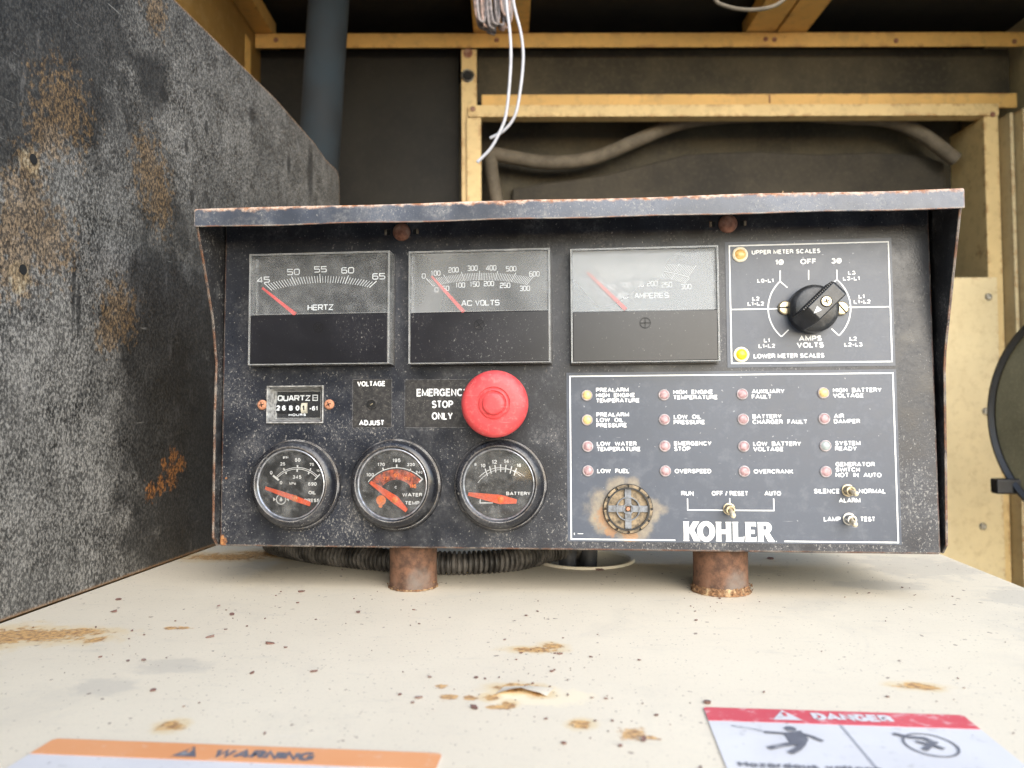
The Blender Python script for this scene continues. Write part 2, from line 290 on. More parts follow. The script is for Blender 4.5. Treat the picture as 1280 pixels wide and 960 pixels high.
def mk_baffle():
    q = Nd('grimy_black_sheet')
    gr = q.noise(560, 4, .72, vec=q.map((1, 1, .7), (.45, 0, 0))); md = q.noise(38, 7, .7); bg_ = q.noise(6, 5, .6, dist=.4)
    k = q.math('ADD', q.ss(gr, .41, .62, 0, .66), q.math('MULTIPLY', q.ss(md, .3, .75), .34)); k = q.math('MULTIPLY', k, q.ss(bg_, .28, .66, .55, 1.0))
    def P(x, y, r, sc=None):
        v = onX(x, y, -.338); return (-.338, v.y, v.z, r, sc) if sc else (-.338, v.y, v.z, r)
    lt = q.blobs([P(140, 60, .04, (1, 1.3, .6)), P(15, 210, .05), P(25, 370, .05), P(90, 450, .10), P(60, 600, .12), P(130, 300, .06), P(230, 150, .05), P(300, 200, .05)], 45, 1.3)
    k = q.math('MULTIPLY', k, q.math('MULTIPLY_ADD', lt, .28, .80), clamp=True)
    fine = q.noise(900, 3, .7, vec=q.map((1, 1, .7), (.4, 0, 0))); k = q.math('MULTIPLY', k, q.ss(fine, .3, .65, .45, 1.25), clamp=True)
    shade = q.blobs([P(70, 70, .075, (1, .7, 1.2)), P(0, 130, .05), P(225, 480, .09, (1, .8, .5)), P(245, 620, .10, (1, .8, .6)), P(205, 400, .04), P(120, 20, .05), P(190, 100, .03)], 30, .8)  # painted shade: upper left, and lower right beside the panel
    k = q.math('MULTIPLY', k, q.math('MULTIPLY_ADD', shade, -.76, 1))
    c = q.mix(k, (.008, .008, .008), (.33, .315, .288))
    brush = q.noise(42, 5, .65, vec=q.map((1, 1.6, .5), (.5, 0, 0))); c = q.mix(q.math('MULTIPLY', q.ss(brush, .60, .78), .25), c, (.36, .34, .32))
    hl = q.blobs([P(38, 203, .009), P(25, 343, .010), P(22, 352, .008)], 150, .8); c = q.mix(q.math('MULTIPLY', hl, .8), c, q.mix(q.ss(gr, .36, .66), (.16, .11, .06), (.52, .44, .30)))
    scw = q.noise(24, 3, .6, vec=q.map((1, 1, 13), (.75, 0, 0))); c = q.mix(q.math('MULTIPLY', q.ss(scw, .68, .75), .4), c, (.40, .385, .35))
    scv = q.noise(30, 4, .6, vec=q.map((1, 11, 1), (-.12, 0, 0))); c = q.mix(q.math('MULTIPLY', q.ss(scv, .60, .72), .45), c, (.02, .02, .02))
    dots = q.blobs([P(233, 184, .005, (1, 1.3, .55)), P(240, 245, .005, (1, 1.3, .6)), P(361, 205, .009, (1, 1.4, .7)), P(315, 145, .008, (1, .9, .8)), P(258, 160, .005, (1, 1.4, .6)), P(388, 215, .016, (1, 1.4, .35)), P(205, 118, .008), P(92, 360, .003, (1, 1, .1)), P(98, 385, .003, (1, 1, .12))], 240, .7)
    c = q.mix(q.math('MULTIPLY', dots, .75), c, (.010, .010, .010))
    ru = q.blobs([P(80, 135, .030), P(60, 165, .02), P(187, 215, .026, (1, 1, .8)), P(200, 250, .02, (1, 1, .7)), P(35, 262, .036, (1, 1.4, 1)), P(60, 300, .028), P(12, 310, .03), P(150, 390, .024), P(135, 415, .016), P(41, 199, .008), P(28, 337, .008), P(193, 10, .02)], 190, 1.9)
    rc = q.mix(q.math('MULTIPLY', q.ss(gr, .38, .68), q.ss(fine, .3, .65, .5, 1)), (.026, .018, .012), (.40, .235, .085)); c = q.mix(q.math('MULTIPLY', ru, .55), c, rc)
    r2 = q.blobs([P(215, 594, .009, (1, 1, .8)), P(201, 606, .008), P(217, 570, .007), P(188, 614, .008), P(205, 580, .005), P(225, 580, .008)], 210, 2.0); c = q.mix(q.math('MULTIPLY', r2, .85), c, q.mix(q.ss(gr, .40, .66), (.05, .026, .016), (.52, .21, .05)))
    e = q.math('MULTIPLY', q.edge(.004), q.ss(q.noise(90, 5, .7), .25, .5)); c = q.mix(e, c, (.34, .19, .09))
    q.p(Base_Color=c, Roughness=q.ss(md, .2, .8, .5, .75)); q.bump(q.math('ADD', q.math('MULTIPLY', gr, .5), md), .35, .0015)
    return q.m
M['baffle'] = mk_baffle()
def mk_paper(name, a, b, sc=120, wear=(.75, .73, .7), thr=.62):
    q = Nd(name); n = q.noise(sc, 7, .72); c = q.mix(q.ss(q.noise(20, 4), .3, .7), a, b); c = q.mix(q.math('MULTIPLY', q.ss(n, thr, thr+.12), .6), c, wear)
    c = q.mix(q.math('MULTIPLY', q.speck(400, .08, .3), .5), c, (.2, .18, .18)); q.p(Base_Color=c, Roughness=.5); return q.m
M['st_white'] = mk_paper('sticker_white', (.64, .63, .64), (.72, .71, .71), wear=(.44, .43, .42), thr=.56)
M['st_orange'] = mk_paper('sticker_orange', (.76, .33, .14), (.80, .38, .18), wear=(.78, .52, .36), thr=.55)
M['st_red'] = mk_paper('sticker_red', (.60, .075, .10), (.68, .11, .13), 160, (.76, .52, .52), .52)
M['st_ink'] = mk_paper('sticker_ink', (.12, .125, .15), (.18, .185, .21), 160, (.45, .45, .46), .54)
M['st_grey'] = mk_paper('sticker_rule', (.35, .36, .40), (.4, .4, .42))
M['flake'] = mk_rust('dark_flakes', (.12, .065, .055), (.25, .13, .10), (.34, .27, .23), 260)

# ------------------------------------------------------------------ mesh helpers
class Fr:
    def __init__(s, o=(0, 0, 0), u=(1, 0, 0), v=(0, 1, 0), w=None):
        s.o, s.u, s.v = Vector(o), Vector(u), Vector(v); s.w = Vector(w) if w is not None else s.u.cross(s.v)
    def __call__(s, a, b, c=0): return s.o + s.u*a + s.v*b + s.w*c
    def sub(s, a, b, c=0, ang=0):
        ca, sa = math.cos(ang), math.sin(ang); return Fr(s(a, b, c), s.u*ca + s.v*sa, s.v*ca - s.u*sa, s.w)
WORLD = Fr()
class MB:
    def __init__(s): s.v, s.f, s.m, s.s = [], [], [], []
    def add(s, vs, fs, m=0, smooth=False):
        k = len(s.v); s.v += [tuple(x) for x in vs]
        for f in fs: s.f.append([i+k for i in f]); s.m.append(m); s.s.append(smooth)
        return s
    def box(s, fr, a0, a1, b0, b1, c0, c1, m=0):
        vs = [fr(a, b, c) for c in (c0, c1) for b in (b0, b1) for a in (a0, a1)]
        return s.add(vs, [(0, 2, 3, 1), (4, 5, 7, 6), (0, 1, 5, 4), (2, 6, 7, 3), (0, 4, 6, 2), (1, 3, 7, 5)], m)
    def poly(s, fr, pts, off=0, m=0): return s.add([fr(a, b, off) for a, b in pts], [list(range(len(pts)))], m)
    def prism(s, fr, pts, c0, c1, m=0):
        n = len(pts); vs = [fr(a, b, c0) for a, b in pts] + [fr(a, b, c1) for a, b in pts]
        return s.add(vs, [list(range(n))[::-1], [i+n for i in range(n)]] + [(i, (i+1) % n, (i+1) % n+n, i+n) for i in range(n)], m)
    def lathe(s, fr, cx, cy, prof, seg=40, m=0, drift=(0, 0), smooth=True, jag=None):
        vs, fs, k = [], [], []
        for j, (r, z) in enumerate(prof):
            x, y = cx+drift[0]*z, cy+drift[1]*z
            if r < 1e-7: k.append((len(vs), 1)); vs.append(fr(x, y, z))
            else:
                k.append((len(vs), seg))
                for i in range(seg):
                    a = 2*math.pi*i/seg; q = r*(jag(a, j) if jag else 1); vs.append(fr(x+q*math.cos(a), y+q*math.sin(a), z))
        for (a, na), (b, nb) in zip(k, k[1:]):
            for i in range(seg):
                j = (i+1) % seg
                if na == 1 and nb == 1: continue
                if na == 1: fs.append((a, b+j, b+i))
                elif nb == 1: fs.append((a+i, a+j, b))
                else: fs.append((a+i, a+j, b+j, b+i))
        return s.add(vs, [f[::-1] if False else f for f in fs], m, smooth)
    def ribbon(s, fr, pts, w, off=0, m=0, closed=False):
        P = [Vector((a, b)) for a, b in pts]; n = len(P); L, R = [], []
        for i in range(n):
            p = P[i]; a = P[i-1] if (i or closed) else None; b = P[(i+1) % n] if (i < n-1 or closed) else None
            d1 = (p-a).normalized() if a is not None else None; d2 = (b-p).normalized() if b is not None else None
            if d1 is None: d1 = d2
            if d2 is None: d2 = d1
            n1 = Vector((-d1.y, d1.x)); n2 = Vector((-d2.y, d2.x)); mt = n1+n2
            mt = n1 if mt.length < 1e-4 else mt.normalized()
            k = min(1.6, 1/max(.3, mt.dot(n1))); L.append(p+mt*w/2*k); R.append(p-mt*w/2*k)
        vs = [fr(q.x, q.y, off) for q in L] + [fr(q.x, q.y, off) for q in R]
        e = n if closed else n-1
        return s.add(vs, [(i, i+n, (i+1) % n+n, (i+1) % n) for i in range(e)], m)
    def tube(s, pts, r, seg=10, m=0, rf=None, caps=True):
        P = [Vector(p) for p in pts]; n = len(P); vs = []
        t0 = (P[1]-P[0]).normalized(); up = Vector((0, 0, 1)) if abs(t0.z) < .9 else Vector((1, 0, 0))
        nx = t0.cross(up).normalized()
        for i in range(n):
            t = (P[min(i+1, n-1)]-P[max(i-1, 0)]).normalized(); nx = (nx-t*nx.dot(t)).normalized(); b = t.cross(nx); q = rf(i) if rf else r
            for k in range(seg): a = 2*math.pi*k/seg; vs.append(P[i]+nx*(q*math.cos(a))+b*(q*math.sin(a)))
        fs = [(i*seg+k, i*seg+(k+1) % seg, (i+1)*seg+(k+1) % seg, (i+1)*seg+k) for i in range(n-1) for k in range(seg)]
        if caps: fs += [list(range(seg))[::-1], [(n-1)*seg+k for k in range(seg)]]
        return s.add(vs, fs, m, True)
    def build(s, name, mats, parent=None, bevel=0, seg=2, ang=35, loc=None):
        me = bpy.data.meshes.new(name); me.from_pydata(s.v, [], s.f)
        for mt in mats: me.materials.append(M[mt] if isinstance(mt, str) else mt)
        for p, mi, sm in zip(me.polygons, s.m, s.s): p.material_index = mi; p.use_smooth = sm or bevel > 0
        bm = bmesh.new(); bm.from_mesh(me); bmesh.ops.recalc_face_normals(bm, faces=bm.faces) if bevel else None; bm.to_mesh(me); bm.free()
        me.set_sharp_from_angle(angle=math.radians(ang)); me.update()
        o = bpy.data.objects.new(name, me); C.objects.link(o)
        if parent: o.parent = parent
        if bevel:
            b = o.modifiers.new('bevel', 'BEVEL'); b.width = bevel; b.segments = seg; b.limit_method = 'ANGLE'; b.angle_limit = math.radians(40); b.harden_normals = True
        return o
def tag(o, label=None, cat=None, group=None, kind=None):
    if label: o['label'] = label
    if cat: o['category'] = cat
    if group: o['group'] = group
    if kind: o['kind'] = kind
    return o
def thing(name, loc, label, cat, group=None, rz=0):
    o = bpy.data.objects.new(name, None); C.objects.link(o); o.location = loc; o.rotation_euler = (0, 0, rz); o.empty_display_size = .02
    return tag(o, label, cat, group)
def smoothpath(pts, n=10):
    P = [Vector(p) for p in pts]; P = [P[0]*2-P[1]] + P + [P[-1]*2-P[-2]]; out = []
    for i in range(1, len(P)-2):
        for k in range(n):
            t = k/n; a, b, c, d = P[i-1:i+3]
            out.append(.5*((2*b)+(c-a)*t+(2*a-5*b+4*c-d)*t*t+(3*b-a-3*c+d)*t**3))
    out.append(P[-2]); return out
# -- lettering
def _arc(cx, cy, rx, ry, a0, a1, n=12): return [(cx+rx*math.cos(math.radians(a0+(a1-a0)*i/n)), cy+ry*math.sin(math.radians(a0+(a1-a0)*i/n))) for i in range(n+1)]
HF = {'A': (.80, [[(0, 0), (.40, 1), (.80, 0)], [(.15, .31), (.65, .31)]]), 'B': (.62, [[(0, .53), (.33, .53)]+_arc(.33, .265, .29, .265, 90, -90)+[(0, 0), (0, 1), (.30, 1)]+_arc(.30, .765, .26, .235, 90, -90)]),
      'C': (.72, [_arc(.38, .5, .38, .5, 42, 318, 18)]), 'D': (.66, [[(0, 0), (0, 1), (.26, 1)]+_arc(.26, .5, .40, .5, 90, -90)+[(0, 0)]]), 'E': (.54, [[(.54, 1), (0, 1), (0, 0), (.56, 0)], [(0, .52), (.50, .52)]]),
      'F': (.50, [[(.52, 1), (0, 1), (0, 0)], [(0, .50), (.46, .50)]]), 'G': (.76, [_arc(.38, .5, .38, .5, 42, 315, 18)+[(.74, .16), (.74, .46), (.42, .46)], [(.74, .3), (.74, 0)]]), 'H': (.62, [[(0, 0), (0, 1)], [(.62, 0), (.62, 1)], [(0, .52), (.62, .52)]]),
      'J': (.48, [[(.46, 1), (.46, .25)]+_arc(.23, .25, .23, .25, 0, -170)]), 'I': (.0, [[(0, 0), (0, 1)]]), 'K': (.64, [[(0, 0), (0, 1)], [(.60, 1), (0, .36)], [(.20, .58), (.66, 0)]]), 'L': (.48, [[(0, 1), (0, 0), (.50, 0)]]), 'M': (.80, [[(0, 0), (0, 1), (.40, .12), (.80, 1), (.80, 0)]]),
      'N': (.64, [[(0, 0), (0, 1), (.64, 0), (.64, 1)]]), 'O': (.80, [_arc(.40, .5, .40, .5, 90, 450, 24)]), 'P': (.58, [[(0, 0), (0, 1), (.31, 1)]+_arc(.31, .73, .28, .27, 90, -90)+[(0, .46)]]),
      'R': (.62, [[(0, 0), (0, 1), (.32, 1)]+_arc(.32, .75, .27, .25, 90, -90)+[(0, .50)], [(.38, .50), (.56, .34), (.60, 0)]]), 'S': (.60, [_arc(.30, .755, .27, .245, 25, 250, 12)+_arc(.30, .255, .30, .255, 75, -158, 12)]),
      'T': (.58, [[(0, 1), (.58, 1)], [(.29, 1), (.29, 0)]]), 'U': (.62, [[(0, 1), (0, .31)]+_arc(.31, .31, .31, .31, 180, 360)+[(.62, 1)]]), 'V': (.72, [[(0, 1), (.36, 0), (.72, 1)]]), 'W': (1.04, [[(0, 1), (.24, 0), (.52, .92), (.80, 0), (1.04, 1)]]),
      'X': (.66, [[(0, 0), (.66, 1)], [(0, 1), (.66, 0)]]), 'Y': (.68, [[(0, 1), (.34, .42), (.68, 1)], [(.34, .45), (.34, 0)]]), 'Z': (.58, [[(0, 1), (.58, 1), (0, 0), (.60, 0)]]),
      '0': (.50, [_arc(.25, .5, .25, .5, 90, 450, 20)]), '1': (.22, [[(0, .72), (.20, 1), (.20, 0)]]), '2': (.50, [_arc(.25, .73, .25, .27, 165, -35)+[(0, 0), (.52, 0)]]), '3': (.50, [_arc(.24, .75, .22, .25, 160, -80)+_arc(.24, .265, .27, .265, 80, -165)]),
      '4': (.54, [[(.40, 0), (.40, 1), (0, .28), (.56, .28)]]), '5': (.50, [[(.48, 1), (.08, 1), (.03, .52)]+_arc(.24, .32, .27, .32, 130, -155)]), '6': (.50, [_arc(.25, .31, .25, .31, 100, 460)+[], [(.02, .38)]+_arc(.28, .60, .27, .40, 178, 40)]),
      '7': (.50, [[(0, 1), (.52, 1), (.18, 0)]]), '8': (.50, [_arc(.25, .76, .22, .24, 90, 450, 16), _arc(.25, .27, .26, .27, 90, 450, 16)]), '9': (.50, [_arc(.25, .69, .25, .31, 90, 450, 16), [(.48, .62)]+_arc(.22, .40, .27, .40, 0, -140)]),
      '-': (.30, [[(0, .42), (.32, .42)]]), '/': (.30, [[(0, -.05), (.30, 1.05)]]), '.': (0, [[(0, 0), (0, .08)]]), '\u00d8': (.66, [_arc(.33, .5, .33, .5, 90, 450, 24), [(0, -.02), (.66, 1.02)]]), ' ': (.16, []),
      'a': (.46, [[(.44, 0), (.44, .66)], _arc(.22, .34, .22, .34, 90, 450, 14)]), 'd': (.46, [[(.44, 0), (.44, 1)], _arc(.22, .34, .22, .34, 90, 450, 14)]), 'e': (.48, [[(.02, .36), (.46, .36)]+_arc(.24, .34, .23, .34, 5, 310)]), 'g': (.46, [[(.44, .68), (.44, -.1)]+_arc(.22, -.1, .22, .2, 0, -150), _arc(.22, .34, .22, .34, 90, 450, 14)]),
      'l': (0, [[(0, 0), (0, 1)]]), 'o': (.48, [_arc(.24, .34, .24, .34, 90, 450, 14)]), 'r': (.28, [[(0, 0), (0, .68)], [(0, .4)]+_arc(.26, .40, .26, .28, 170, 80)]), 's': (.40, [_arc(.2, .51, .18, .17, 30, 250, 8)+_arc(.2, .17, .2, .17, 80, -155, 8)]), 't': (.26, [[(.1, .95), (.1, .1), (.26, .02)], [(-.04, .68), (.26, .68)]]),
      'u': (.44, [[(0, .68), (0, .22)]+_arc(.21, .22, .21, .22, 180, 360)+[(.44, .68), (.44, 0)]]), 'v': (.46, [[(0, .68), (.23, 0), (.46, .68)]]), 'z': (.42, [[(0, .68), (.42, .68), (0, 0), (.44, 0)]]), 'p': (.46, [[(0, .68), (0, -.3)], _arc(.22, .34, .22, .34, 90, 450, 14)]), 'i': (0, [[(0, 0), (0, .68)], [(0, .88), (0, 1)]]), 'k': (.42, [[(0, 0), (0, 1)], [(.40, .68), (0, .26)], [(.14, .40), (.44, 0)]])}
def twidth(txt, gap): return sum(HF[c][0]+gap for c in txt)-gap
def text(mb, txt, x, y, cap, fr, off, m, width=None, k=1., bold=.01, align='c', lw=None):
    """strokes of a plain bold sans; x, y is the middle (or left end) of the line at half cap height"""
    lw = lw or (.215+bold*1.2); gap = .31; W_ = twidth(txt, gap)+lw; sx = cap*k if not width else width/W_
    x += {'c': -W_*sx/2, 'l': 0, 'r': -W_*sx}[align]+lw*sx/2; h = cap*(1-lw)
    for ch in txt:
        w, sts = HF[ch]
        for i, st in enumerate(sts): mb.ribbon(fr, [(x+a*sx, y-h/2+b*h) for a, b in st], cap*lw, off+i*.00001, m)
        x += (w+gap)*sx
# square technical stroke letters for the meter dials (grid 0..1 x 0..1)
def _rr(x0, y0, x1, y1, c=.18): return [(x0+c, y0), (x1-c, y0), (x1, y0+c), (x1, y1-c), (x1-c, y1), (x0+c, y1), (x0, y1-c), (x0, y0+c), (x0+c, y0)]
SG = {'0': [_rr(0, 0, 1, 1)], 'O': [_rr(0, 0, 1, 1)], '1': [[(.35, .8), (.6, 1), (.6, 0)]], '2': [[(0, .85), (.15, 1), (.85, 1), (1, .85), (1, .6), (.85, .5), (.15, .5), (0, .38), (0, 0), (1, 0)]],
      '3': [[(0, 1), (.85, 1), (1, .86), (1, .6), (.88, .5), (.3, .5)], [(.88, .5), (1, .4), (1, .14), (.85, 0), (0, 0)]], '4': [[(.75, 0), (.75, 1), (0, .35), (0, .25), (1, .25)]],
      '5': [[(1, 1), (0, 1), (0, .56), (.85, .56), (1, .42), (1, .14), (.85, 0), (0, 0)]], '6': [[(.95, 1), (.18, 1), (0, .82), (0, .15), (.15, 0), (.85, 0), (1, .14), (1, .42), (.86, .56), (0, .56)]],
      '7': [[(0, 1), (1, 1), (.4, 0)]], '8': [_rr(.05, .5, .95, 1, .14), _rr(0, 0, 1, .5, .14)], '9': [[(0, 0), (.85, 0), (1, .18), (1, .85), (.85, 1), (.15, 1), (0, .86), (0, .58), (.14, .46), (1, .46)]],
      'H': [[(0, 0), (0, 1)], [(1, 0), (1, 1)], [(0, .5), (1, .5)]], 'E': [[(1, 1), (0, 1), (0, 0), (1, 0)], [(0, .5), (.9, .5)]], 'R': [[(0, 0), (0, 1), (.85, 1), (1, .86), (1, .6), (.86, .46), (0, .46)], [(.55, .46), (1, 0)]],
      'T': [[(0, 1), (1, 1)], [(.5, 1), (.5, 0)]], 'Z': [[(0, 1), (1, 1), (0, 0), (1, 0)]], 'A': [[(0, 0), (.42, 1), (.58, 1), (1, 0)], [(.2, .32), (.8, .32)]], 'C': [[(1, .78), (1, .86), (.85, 1), (.15, 1), (0, .85), (0, .15), (.15, 0), (.85, 0), (1, .14), (1, .22)]],
      'V': [[(0, 1), (.5, 0), (1, 1)]], 'L': [[(0, 1), (0, 0), (1, 0)]], 'S': [[(1, .84), (.85, 1), (.15, 1), (0, .86), (0, .62), (.14, .5), (.86, .5), (1, .38), (1, .14), (.85, 0), (.15, 0), (0, .16)]],
      'M': [[(0, 0), (0, 1), (.5, .35), (1, 1), (1, 0)]], 'P': [[(0, 0), (0, 1), (.85, 1), (1, .86), (1, .58), (.86, .44), (0, .44)]], 'U': [[(0, 1), (0, .15), (.15, 0), (.85, 0), (1, .15), (1, 1)]],
      'Q': [_rr(0, 0, 1, 1), [(.6, .3), (1, -.08)]]}
def stext(mb, txt, x, y, cap, fr, off, m, width, lw=.16):
    n = len(txt); adv = width/(n-.25); gw = adv*.75; x -= width/2
    for i, ch in enumerate(txt):
        for st in SG.get(ch, []): mb.ribbon(fr, [(x+i*adv+a*gw, y-cap/2+b*cap) for a, b in st], cap*lw, off, m)
def circ3(p, q, r):
    (ax, ay), (bx, by), (cx, cy) = p, q, r; d = 2*(ax*(by-cy)+bx*(cy-ay)+cx*(ay-by))
    ux = ((ax*ax+ay*ay)*(by-cy)+(bx*bx+by*by)*(cy-ay)+(cx*cx+cy*cy)*(ay-by))/d; uy = ((ax*ax+ay*ay)*(cx-bx)+(bx*bx+by*by)*(ax-cx)+(cx*cx+cy*cy)*(bx-ax))/d
    R = math.hypot(ax-ux, ay-uy); a0 = math.atan2(ay-uy, ax-ux); a1 = math.atan2(cy-uy, cx-ux); am = math.atan2(by-uy, bx-ux)
    t = 2*math.pi; dm, d1 = (am-a0) % t, (a1-a0) % t; a1 = a0+d1 if dm <= d1 else a0+d1-t
    return lambda t: (ux+R*math.cos(a0+(a1-a0)*t), uy+R*math.sin(a0+(a1-a0)*t))

# ================================================================== SETTING
gm = MB(); gm.box(WORLD, -60, 60, -60, 60, -1.05, -1.0); tag(gm.build('ground', ['ground']), 'grey concrete ground under the machine', kind='structure')

# ------------------------------------------------------------------ enclosure (its own frame, turned a little from the panel)
EA = .105; EZ = -1.0
enc = thing('generator_enclosure', (0, -.5, EZ), 'yellow painted steel enclosure with dark lining and roof beams behind the control panel', 'enclosure', rz=EA)
_ex = Vector((math.cos(EA), math.sin(EA), 0)); _ey = Vector((-math.sin(EA), math.cos(EA), 0))
def pe(x, y, d):
    """a measured image point on the enclosure plane d metres in front of the camera, in enclosure coordinates"""
    v = pray(x, y); v = v*(d/v.dot(_ey)); return v.dot(_ex), v.z+CAM.z-EZ
EF = Fr((0, 0, 0), (1, 0, 0), (0, 0, 1), (0, -1, 0))      # u across, v up, w towards the camera (w = -depth)
def ebox(mb, x0, x1, z0, z1, d0, d1, m=0): mb.box(EF, x0, x1, z0, z1, -d1, -d0, m)
DB = 1.35
XL, ZT = pe(320, 60, DB)[0], pe(800, 42, DB)[1]; XR = pe(1277, 60, DB)[0]; ZB = pe(800, 60, DB)[1]
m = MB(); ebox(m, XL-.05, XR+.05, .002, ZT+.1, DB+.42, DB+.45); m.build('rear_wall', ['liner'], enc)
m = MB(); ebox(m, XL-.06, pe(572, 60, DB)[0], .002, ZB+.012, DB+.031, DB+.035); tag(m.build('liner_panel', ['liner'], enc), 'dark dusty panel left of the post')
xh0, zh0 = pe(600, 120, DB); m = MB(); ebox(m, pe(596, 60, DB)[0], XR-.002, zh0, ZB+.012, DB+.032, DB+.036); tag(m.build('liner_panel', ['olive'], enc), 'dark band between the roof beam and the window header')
m = MB(); ebox(m, XL-.022, XL-.002, .002, ZT+.1, .45, DB+.4); ebox(m, XL-.002, XL+.001, ZT-.28, ZT-.012, .80, DB-.02, 1); m.build('side_wall', ['side_paint', 'side_paint'], enc)
m = MB(); ebox(m, XR+.03, XR+.05, .002, ZT+.1, .7, DB+.4); m.build('side_wall', ['yellow_flat'], enc)
# roof sheet with its beams
m = MB(); ebox(m, XL-.05, XR+.05, ZT+.045, ZT+.05, .85, DB+.44); m.build('roof', ['roof_liner'], enc)
m = MB(); ebox(m, XL-.001, XR+.02, ZB, ZT, DB-.004, DB); ebox(m, XL-.001, XR+.02, ZT-.003, ZT+.001, DB, DB+.03); m.build('cross_beam', ['orange_paint'], enc, .0012)
for (xa, xb, dd) in ((312, 341, 0), (592, 661, 0), (932, 1008, 1)):
    x0, x1 = pe(xa, 42, DB)[0], pe(xb, 42, DB)[0]; m = MB()
    if dd: xm = (x0+x1)/2; ebox(m, x0, xm-.002, ZT+.002, ZT+.03, .86, DB+.02); ebox(m, xm+.002, x1, ZT+.002, ZT+.03, .86, DB+.02)
    else: ebox(m, x0, x1, ZT+.002, ZT+.03, .86, DB+.02)
    m.build('roof_beam', ['orange_paint'], enc, .001)
for (x, y) in ((621, 50), (957, 49), (968, 49.5), (345, 50), (1268, 52), (1120, 51)):
    a, b = pe(x, y, DB-.004); m = MB(); m.lathe(Fr(EF(a, b, -DB+.004), EF.u, EF.v, EF.w), 0, 0, [(.0045, 0), (.0042, .0012), (0, .0018)], 12); m.build('bolt', ['rust_bolt'], enc)
m = MB(); a, b = pe(962, 124, DB+.0075); m.box(EF, a-.0012, a+.0012, b-.007, b+.008, -DB-.0079, -DB-.0068); m.build('joint', ['rust_bolt'], enc)
# left post with two holes, corner post
x0, x1 = pe(576.7, 60, DB)[0], pe(595.7, 60, DB)[0]; m = MB(); ebox(m, x0, x1, .002, ZB-.001, DB+.002, DB+.006); ebox(m, x0, x0+.003, .002, ZB-.001, DB+.006, DB+.03)
hx, hz = pe(585, 66, DB); m.lathe(Fr(EF(hx, hz, -DB-.002), EF.u, EF.v, EF.w), 0, 0, [(.0085, 0), (.0085, .0015), (0, .0015)], 16, 1)
hx, hz = pe(584.5, 94, DB); m.lathe(Fr(EF(hx, hz, -DB-.002), EF.u, EF.v, EF.w), 0, 0, [(.0125, .001), (.0105, .003), (.009, .001)], 18, 2); m.lathe(Fr(EF(hx, hz, -DB-.002), EF.u, EF.v, EF.w), 0, 0, [(.0095, 0), (.0095, .0008), (0, .0008)], 16, 3)
m.build('upright_post', ['yellow', 'rust_bolt', 'steel', 'void'], enc)
x0, x1 = pe(309, 80, DB)[0], pe(321, 80, DB)[0]; m = MB(); ebox(m, x0, x1, .002, ZB-.001, DB-.06, DB-.03); m.build('upright_post', ['orange_paint'], enc, .002)
# window frame in the back wall: header, its upper angle, two jambs
wx0, wz1 = pe(585, 127.5, DB-.006); wx1, wz0 = pe(1249, 147.5, DB-.006)
wz1 = (wz1+pe(1249, 133, DB-.006)[1])/2; wz0 = (wz0+pe(603, 142.5, DB-.006)[1])/2
wf = MB(); ebox(wf, wx0, wx1, wz0, wz1, DB-.006, DB-.002); ebox(wf, wx0, wx1, wz0, wz0+.002, DB-.002, DB+.02); 
ebox(wf, pe(602, 120, DB)[0], pe(1275, 120, DB)[0], wz1-.002, pe(900, 118.5, DB+.012)[1], DB+.008, DB+.012, 2)
jx0, jx1 = pe(583.5, 170, DB)[0], pe(601.5, 170, DB)[0]; ebox(wf, jx0, jx1, .002, wz0-.001, DB-.005, DB-.001)
kx0, kx1 = pe(1229, 200, DB)[0], pe(1247, 200, DB)[0]; ebox(wf, kx0, kx1, .002, wz0-.001, DB-.005, DB-.001); ebox(wf, kx0, kx0+.002, .002, wz0-.001, DB-.001, DB+.10)
for (x, y) in ((591, 136), (1241, 143)):
    a, b = pe(x, y, DB-.006); wf.lathe(Fr(EF(a, b, -DB+.006), EF.u, EF.v, EF.w), 0, 0, [(.005, 0), (.004, .002), (0, .0025)], 12, 1)
wf.build('window_frame', ['yellow', 'rust_bolt', 'orange_paint'], enc, .0008)
# what shows through the window: a dusty inner panel with a ledge
m = MB(); ebox(m, jx1-.06, kx1-.003, .002, ZB-.02, DB+.100, DB+.104); m.build('inner_panel', ['olive'], enc)
m = MB(); lz = pe(900, 192, DB+.09)[1]; lx = pe(858, 190, DB+.09)[0]
tp = [pe(x, y, DB+.09) for x, y in ((1180, 204), (1150, 194), (1090, 191), (1020, 193), (950, 190), (900, 191), (858, 193), (820, 203), (760, 218), (690, 228), (640, 236))]
m.prism(EF, [(tp[-1][0], .1), (tp[0][0], .1)]+tp, -DB-.098, -DB-.086); m.build('insulation_pad', ['pad'], enc, .004)
# right: access panel with three screws, ribs of the corner
ap0 = pe(1150, 400, DB-.03)[0]; ap1, apz = pe(1244.5, 347, DB-.03); m = MB(); ebox(m, ap0, ap1, .05, apz, DB-.034, DB-.03); ap = m.build('access_panel', ['yellow_flat'], enc, .0008)
for (x, y) in ((1236, 371), (1232.5, 514), (1229, 658)):
    a, b = pe(x, y, DB-.035); q = MB(); q.lathe(Fr(EF(a, b, -DB+.034), EF.u, EF.v, EF.w), 0, 0, [(.0068, 0), (.0066, .001), (.0048, .003), (.0028, .003), (.0022, .001), (0, .001)], 16); q.build('screw', ['steel'], ap)
m = MB()
for (xa, xb, da, db, mi) in ((1247.5, 1265, .03, .05, 0), (1267, 1271.5, .0, .05, 0), (1274, 1310, -.02, .05, 0)):
    ebox(m, pe(xa, 300, DB)[0], pe(xb, 300, DB)[0], .002, wz1-.014, DB+da, DB+db, mi)
m.build('corner_rib', ['yellow_flat'], enc, .001)
